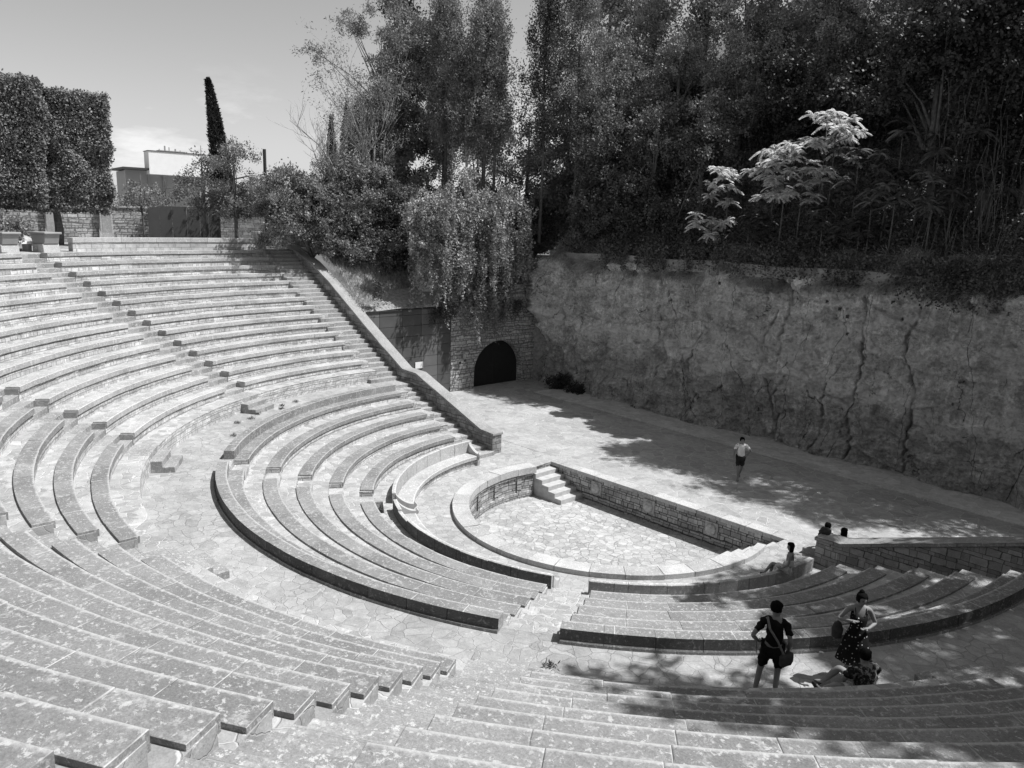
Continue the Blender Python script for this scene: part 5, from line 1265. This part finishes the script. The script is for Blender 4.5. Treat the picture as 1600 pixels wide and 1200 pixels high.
def person(loc, rz, J, label, top='black', bottom='black', top_kind='tee', bottom_kind='shorts', hair='short', headrot=0.0, scale=1.0, shoes='shoe', female=False, bulk=1.0):
    root = empty('person', loc, label, 'person', None, rz); root.scale = (scale,) * 3
    bw = (.92 if female else 1.0) * bulk
    hd = J['head']; nk = J['neck']
    nodes = [(J['pelvis'], .125 * bw), (J['belly'], .115 * bw), (J['chest'], .135 * bw), (J['necklow'], .075 * bw), (nk, .052 * bw), (hd + V3(0, .0, -.045), .070), (hd + V3(0, -.005, .03), .088), (hd + V3(0, -.01, .095), .062)]
    edges = [(0, 1), (1, 2), (2, 3), (3, 4), (4, 5), (5, 6), (6, 7)]
    def add(p, r_, par): nodes.append((p, r_)); edges.append((par, len(nodes) - 1)); return len(nodes) - 1
    for s, k in ((-1, 'l'), (1, 'r')):
        a = add(J['sh' + k], .056 * bw, 3)
        m = add(J['sh' + k].lerp(J['el' + k], .5), .047 * bw, a); e = add(J['el' + k], .040 * bw, m)
        m = add(J['el' + k].lerp(J['wr' + k], .4), .038 * bw, e); w_ = add(J['wr' + k], .026, m)
        hp = J['ha' + k]; wr = J['wr' + k]; d = (hp - wr).normalized(); pm = add(wr.lerp(hp, .75), .030, w_)
        sd = d.cross(Vector((0, 1, 0)) if abs(d.y) < .9 else Vector((0, 0, 1))).normalized(); fw = sd.cross(d).normalized()
        for q, ln in enumerate((.070, .080, .074, .060)):
            b = hp + fw * (.026 - .017 * q); f1 = add(b + d * ln * .45, .0085, pm); add(b + d * ln * .85 - sd * .018 * s, .0075, f1)
        t1 = add(wr.lerp(hp, .5) + fw * .045, .011, pm); add(wr.lerp(hp, .95) + fw * .065, .009, t1)
        h_ = add(J['hi' + k], .088 * bw, 0); m = add(J['hi' + k].lerp(J['kn' + k], .5), .074 * bw, h_); kn = add(J['kn' + k], .054 * bw, m)
        m = add(J['kn' + k].lerp(J['an' + k], .35), .053 * bw, kn); an = add(J['an' + k], .036, m)
        ft = add(J['an' + k].lerp(J['to' + k], .6) + V3(0, 0, -.01), .035, an); add(J['to' + k], .028, ft)
    Mh = Matrix.Rotation(headrot, 4, 'Z')
    def face(me):
        for v in me.vertices:
            p = Mh.inverted() @ (v.co - hd)
            if p.z < -.13 or p.length > .17: continue
            wgt = min(1, (p.z + .13) / .05)
            p2 = Vector((p.x * 1.0, p.y * 1.13, p.z))
            if p.y > 0:
                g = lambda cx, cz, sx, sz: math.exp(-((p.x - cx) / sx) ** 2 - ((p.z - cz) / sz) ** 2)
                p2.y += .024 * g(0, -.012, .016, .026) + .008 * g(0, -.052, .022, .010) + .012 * g(0, -.088, .025, .016) + .006 * g(0, .035, .05, .014)
                p2.y -= .012 * g(.030, .012, .016, .012) + .012 * g(-.030, .012, .016, .012) + .006 * g(0, -.036, .02, .007)
            p2.x += math.copysign(.010, p.x) * math.exp(-((abs(p.x) - .08) / .03) ** 2 - ((p.z + .005) / .025) ** 2 - ((p.y) / .02) ** 2)
            v.co = v.co.lerp(hd + Mh @ p2, wgt)
    skinned('body', nodes, edges, 'skin', root, 2, face)
    # eyes and mouth
    mb = MB()
    for s in (-1, 1):
        c = Mh @ Vector((.030 * s, .083, .012)); mb.tube([hd + c + Mh @ Vector((-.012, 0, 0)), hd + c + Mh @ Vector((.012, 0, 0))], .005, 6)
    mb.build('eyes', 'hair', root)
    mb = MB(); mb.tube([hd + Mh @ Vector((-.018, .092, -.055)), hd + Mh @ Vector((.018, .092, -.055))], .004, 5); mb.build('mouth', 'relief', root)
    # hair
    bm = bmesh.new(); bmesh.ops.create_icosphere(bm, subdivisions=3, radius=1)
    long_ = hair in ('bob',)
    for v in bm.verts:
        x, y, z = v.co; k = 1 + .10 * math.sin(x * 9 + z * 13 + 1) * math.sin(y * 11 + x * 5) + (.06 if z > .3 else 0)
        p = Vector((x * .096 * k, y * .104 * k - .012, z * .092 * k + .048))
        if y > .2 and z < .25: p.y = min(p.y, .045 if abs(x) > .55 else .02); p.z = max(p.z, .03)
        if z < -.3: p.z = (-.14 if long_ else -.025) + (.05 * abs(y) if long_ else 0)
        if long_ and z < 0: p.x *= 1.12; p.y = min(p.y, .03)
        v.co = Mh @ p + hd
    me = bpy.data.meshes.new('hair'); bm.to_mesh(me); bm.free(); me.polygons.foreach_set('use_smooth', [True] * len(me.polygons)); hobj = put('hair', me, 'hair', root)
    if hair == 'bun':
        mb = MB(); c = hd + Mh @ Vector((0, -.03, .15)); mb.tube([c + V3(0, 0, -.04), c + V3(0, 0, -.025), c, c + V3(0, 0, .03), c + V3(0, 0, .042)], [.025, .04, .048, .03, .006], 10); mb.build('hair_bun', 'hair', hobj, smooth=True)
    # shirt
    if top_kind == 'tee':
        n2 = [(J['pelvis'] + (J['belly'] - J['pelvis']) * .1, .150 * bw), (J['belly'], .142 * bw), (J['chest'], .156 * bw), (J['necklow'] + V3(0, 0, -.015), .088 * bw)]; e2 = [(0, 1), (1, 2), (2, 3)]
        for k in 'lr':
            n2.append((J['sh' + k], .072 * bw)); e2.append((3, len(n2) - 1)); n2.append((J['sh' + k].lerp(J['el' + k], .45), .066 * bw)); e2.append((len(n2) - 2, len(n2) - 1)); n2.append((J['sh' + k].lerp(J['el' + k], .72), .070 * bw)); e2.append((len(n2) - 2, len(n2) - 1))
        skinned('shirt', n2, e2, top, root, 2)
    if top_kind == 'camisole':
        n2 = [(J['pelvis'] + (J['belly'] - J['pelvis']) * .2, .138), (J['belly'], .124), (J['chest'] + V3(0, 0, .0), .138)]; skinned('camisole', n2, [(0, 1), (1, 2)], top, root, 2)
        mb = MB()
        for s in (-1, 1): mb.tube([J['chest'] + V3(.075 * s, .10, .08), J['necklow'] + V3(.085 * s, .02, -.02 + .02), J['chest'] + V3(.06 * s, -.125, .06)], .007, 5)
        mb.build('shoulder_straps', top, root)
    if bottom_kind == 'shorts':
        n2 = [(J['pelvis'], .145 * bw)]; e2 = []
        for k in 'lr':
            n2.append((J['hi' + k], .110 * bw)); e2.append((0, len(n2) - 1)); n2.append((J['hi' + k].lerp(J['kn' + k], .5), .096 * bw)); e2.append((len(n2) - 2, len(n2) - 1)); n2.append((J['hi' + k].lerp(J['kn' + k], .86), .088 * bw)); e2.append((len(n2) - 2, len(n2) - 1))
        skinned('shorts', n2, e2, bottom, root, 2)
    if shoes:
        for k in 'lr':
            a, t = J['an' + k], J['to' + k]; skinned('shoe', [(a + V3(0, 0, -.03), .047), (a.lerp(t, .5) + V3(0, 0, -.03), .046), (t + V3(0, 0, .005), .038)], [(0, 1), (1, 2)], shoes, root, 1)
    return root
def rz_of(dx, dy): return math.atan2(-dx, dy)

# man in black tee with shoulder bag, back to the camera, watching the woman
J = default_pose()
J['ell'] = V3(-.34, -.12, 1.15); J['wrl'] = V3(-.24, .04, .98); J['hal'] = V3(-.17, .10, .98)
J['elr'] = V3(.26, -.05, 1.13); J['wrr'] = V3(.25, .07, .92); J['har'] = V3(.22, .10, .84)
J['knl'] = V3(-.17, .03, .50); J['anl'] = V3(-.22, -.04, .085); J['tol'] = V3(-.30, .12, .03)
J['knr'] = V3(.11, .04, .50); J['anr'] = V3(.10, -.04, .085)
man = person((11.29, -9.42, FLZ), rz_of(-.45, .89), J, 'man in black tee and shorts with grey shoulder bag, back turned', 'black', 'black', headrot=-.95, scale=1.03)
mb = MB(); mb.box(-.14, .14, -.06, .06, -.15, .10); mb.box(-.142, .142, -.072, -.061, -.02, .102); b = mb.build('shoulder_bag', 'bag', None, bevel=.03)
bm = bmesh.new(); bmesh.ops.create_icosphere(bm, subdivisions=3, radius=1)
for v in bm.verts:
    x, y, z = v.co; v.co = Vector((math.copysign(abs(x) ** .6, x) * .145, math.copysign(abs(y) ** .7, y) * .07, math.copysign(abs(z) ** .6, z) * (.135 if z < 0 else .10) + .012 * math.sin(x * 7 + z * 5)))
bm.to_mesh(b.data); bm.free(); b.modifiers.clear(); b.data.polygons.foreach_set('use_smooth', [True] * len(b.data.polygons))
tagit(b, 'grey cloth shoulder bag hanging at the right hip of the man', 'bag')
b.location = man.matrix_basis @ V3(.22, -.10, .84); b.rotation_euler = (0, 0, rz_of(-.45, .89) + .9)
mb = MB(); mb.tube([(-.115, .05, 1.46), (-.13, -.06, 1.475), (-.08, -.165, 1.34), (.06, -.172, 1.15), (.17, -.15, .93)], [.02, .022, .022, .02, .02], 6); mb.tube([(-.115, .05, 1.46), (-.04, .165, 1.3), (.1, .165, 1.1), (.24, .02, .96)], .02, 6)
o = mb.build('strap', 'strap', b); o.matrix_parent_inverse = Matrix.Identity(4)
# strap coordinates are in the man's frame: bring them into the bag's frame
bpy.context.view_layer.update()
o.data.transform(b.matrix_basis.inverted() @ man.matrix_basis)

# woman in dotted dress, facing the camera side, hands raised to her chest
J = default_pose()
J['ell'] = V3(-.30, -.02, 1.16); J['wrl'] = V3(-.13, .17, 1.14); J['hal'] = V3(-.05, .19, 1.13)
J['elr'] = V3(.36, .05, 1.23); J['wrr'] = V3(.20, .20, 1.27); J['har'] = V3(.12, .21, 1.27)
J['head'] = V3(0, .05, 1.61)
wom = person((12.02, -7.76, FLZ), rz_of(.62, -.78), J, 'woman in dark dotted strap dress, hair in a bun, hands at chest', 'dots', 'dots', top_kind='none', bottom_kind='none', hair='bun', headrot=.25, scale=1.0, female=True, shoes='shoe')
mb = MB(); rings = [(1.36, .10, .085), (1.33, .135, .115), (1.24, .142, .128), (1.12, .125, .108), (1.04, .13, .115), (.9, .185, .165), (.7, .235, .205), (.55, .275, .24), (.44, .30, .26)]
vs = []; fs = []; ns = 40
for i, (z, a, b_) in enumerate(rings):
    for q in range(ns):
        t = 2 * math.pi * q / ns; fo = 1 + (.07 * math.sin(t * 7 + z * 3) * max(0, (1.05 - z) / .6)); dzz = 0
        if i < 2: dzz = -.05 * math.cos(t - math.pi / 2) * 1.0 + (.03 if abs(math.sin(t)) > .5 and math.sin(t) < 0 else 0)
        vs.append((a * fo * math.cos(t), b_ * fo * math.sin(t) + .01, z + dzz))
for i in range(len(rings) - 1):
    for q in range(ns): fs.append((i * ns + q, i * ns + (q + 1) % ns, (i + 1) * ns + (q + 1) % ns, (i + 1) * ns + q))
mb.add(vs, fs); o = mb.build('dress', 'dots', wom, smooth=True); s_ = o.modifiers.new('solid', 'SOLIDIFY'); s_.thickness = .008
mb = MB()
for s in (-1, 1): mb.tube([(.085 * s, .10, 1.33), (.095 * s, .06, 1.45), (.09 * s, -.03, 1.47), (.075 * s, -.09, 1.36)], .007, 5)
mb.build('shoulder_straps', 'black', wom)
mb = MB(); mb.tube([(0, 0, -.17), (0, 0, -.15), (0, .01, 0), (0, 0, .12), (0, 0, .16)], [.03, .085, .10, .06, .01], 14); b = mb.build('handbag', 'bag', None, (0, 0, 0), smooth=True); b.location = wom.matrix_basis @ V3(.33, -.03, .98); tagit(b, 'dark handbag at the woman\'s side', 'bag')

# man in patterned shirt sitting on the walkway, back to the camera, legs out to the left
def sit_pose():
    J = default_pose()
    J.update(pelvis=V3(0, 0, .13), belly=V3(0, -.02, .27), chest=V3(0, -.03, .48), necklow=V3(0, .0, .62), neck=V3(0, .02, .67), head=V3(0, .05, .785))
    for s, k in ((-1, 'l'), (1, 'r')):
        J['sh' + k] = V3(.185 * s, 0, .59); J['el' + k] = V3(.24 * s, .12, .36); J['wr' + k] = V3(.14 * s, .30, .30); J['ha' + k] = V3(.08 * s, .36, .30)
        J['hi' + k] = V3(.10 * s, .02, .12); J['kn' + k] = V3(.17 * s, .38, .40); J['an' + k] = V3(.14 * s, .62, .085); J['to' + k] = V3(.15 * s, .76, .06)
    return J
J = sit_pose()
J['shl'].x = -.215; J['shr'].x = .215; J['ell'].x = -.29; J['elr'].x = .29
for k in 'lr':
    for j in ('kn', 'an', 'to'):
        p = J[j + k]; q = Matrix.Rotation(R(50), 4, 'Z') @ p; J[j + k] = q
J['knl'].z = .26; J['tol'].z = .2
person((12.41, -8.24, FLZ), rz_of(-.86, .5), J, 'man with dark hair in patterned shirt and pale shorts, sitting on the ground', 'camo', 'pale', hair='short', headrot=-.1, scale=1.05, bulk=1.22)

# young woman in pale camisole sitting on the honour bench
J = default_pose()
J.update(pelvis=V3(0, 0, .56), belly=V3(0, .0, .69), chest=V3(0, .0, .89), necklow=V3(0, .0, 1.03), neck=V3(0, .01, 1.08), head=V3(0, .03, 1.19))
for s, k in ((-1, 'l'), (1, 'r')):
    J['sh' + k] = V3(.16 * s, 0, .99); J['el' + k] = V3(.22 * s, .02, .74); J['wr' + k] = V3(.20 * s, .18, .60); J['ha' + k] = V3(.17 * s, .26, .58)
    J['hi' + k] = V3(.09 * s, .04, .53); J['kn' + k] = V3(.10 * s, .46, .54); J['an' + k] = V3(.10 * s, .52, .10); J['to' + k] = V3(.11 * s, .68, .05)
J['knl'] = V3(-.02, .46, .62); J['anl'] = V3(.16, .66, .22); J['tol'] = V3(.22, .80, .14)
J['elr'] = V3(.33, -.02, .78); J['wrr'] = V3(.40, .02, .56); J['har'] = V3(.42, .06, .50)
person((7.74, -1.50, .485), rz_of(-.93, -.37), J, 'young woman in pale strap top sitting on the stone bench, dark bob', 'pale', 'pale', top_kind='camisole', hair='bob', headrot=.3, scale=.98, female=True)

# man strolling on the stage
J = default_pose()
J['ell'] = V3(-.38, -.08, 1.20); J['wrl'] = V3(-.20, -.02, 1.0); J['hal'] = V3(-.13, .02, .97)
J['elr'] = V3(.26, -.10, 1.16); J['wrr'] = V3(.27, .08, .96); J['har'] = V3(.26, .12, .88)
J['knl'] = V3(-.07, -.02, .50); J['anl'] = V3(-.02, -.28, .14); J['tol'] = V3(-.02, -.16, .05)
J['knr'] = V3(.08, .12, .50); J['anr'] = V3(.05, .16, .085); J['tor'] = V3(.06, .32, .03)
person((1.08, 7.25, 0), rz_of(.55, -.84), J, 'man in white tee and dark shorts strolling across the shaded stage', 'tee', 'shorts', headrot=.35, scale=1.05)
mb = MB(); 
# two people sitting behind the near parapet, only heads showing
for (x, y, hr, lb, hair_) in ((7.0, 2.45, .4, 'person with cropped hair sitting behind the near parapet, beside a backpack', 'short'), (7.55, 2.42, -.3, 'person with thick dark hair sitting behind the near parapet', 'bob')):
    J = sit_pose(); person((x, y, .17), rz_of(0, 1), J, lb, 'black', 'shorts', hair=hair_, headrot=hr, scale=1.05, female=(hair_ == 'bob'))
o = None
mb = MB(); mb.box(6.4, 8.2, 2.15, 2.75, -.02, .2); b = mb.build('stone_block', 'step', None, (7.3, 2.4, 0), bevel=.02); tagit(b, 'low stone block used as a seat behind the near parapet', 'block')
bm = bmesh.new(); bmesh.ops.create_icosphere(bm, subdivisions=3, radius=1)
for v in bm.verts:
    x, y, z = v.co; v.co = Vector((math.copysign(abs(x) ** .7, x) * .17, math.copysign(abs(y) ** .7, y) * .12, math.copysign(abs(z) ** .7, z) * .11 + .1 + .015 * math.sin(x * 9)))
me = bpy.data.meshes.new('backpack'); bm.to_mesh(me); bm.free(); me.polygons.foreach_set('use_smooth', [True] * len(me.polygons))
b = put('backpack', me, 'bag', None, (7.22, 1.85, .99)); tagit(b, 'small dark backpack lying on the end of the near parapet', 'bag')
mb = MB(); mb.tube([(-.1, -.1, .06), (-.16, -.14, .1), (-.1, -.1, .16)], .012, 5); mb.build('strap', 'strap', b)

# ------------------------------------------------------------------ litter and weeds on the paving
for i, (x, y, lb) in enumerate(((11.19, -7.24, 'crumpled white paper on the walkway near the standing woman'), (13.16, -2.31, 'white scrap of paper at the right edge of the walkway'), (12.27, -5.26, 'small scrap of paper beside the bench back'))):
    bm = bmesh.new(); bmesh.ops.create_icosphere(bm, subdivisions=2, radius=1); s_ = .09 if i == 0 else .06
    for v in bm.verts: v.co = Vector((v.co.x * s_, v.co.y * s_ * .6, abs(v.co.z) * s_ * .3)) * (1 + .3 * math.sin(v.co.x * 9 + v.co.y * 7))
    me = bpy.data.meshes.new('paper_scrap'); bm.to_mesh(me); bm.free(); o = put('paper_scrap', me, 'sign', None, (x, y, FLZ + .003)); tagit(o, lb, 'litter')
wd = []
for i, (x, y) in enumerate(((8.15, -11.6), (8.5, -12.2), (7.9, -12.4), (8.9, -11.9), (10.2, -10.6), (-12.4, -7.5), (-12.9, -7.0), (-11.9, -8.0), (-12.7, -6.3), (-13.2, -6.0), (-11.6, -8.7), (-9.9, -9.6), (-13.5, -5.2))):
    c = rng.normal(0, .055, (60, 3)) * [1, 1, .15]; c[:, 2] = np.abs(c[:, 2]) + .01
    me_o = leaf_mesh('weed', c + [x, y, FLZ], .10, .02, 'leafivy', None, (0, 0, 1), .8, (x, y, FLZ)); tagit(me_o, 'small flat weed tuft growing from a joint of the walkway paving', 'weed', 'weed tufts in the walkway paving')
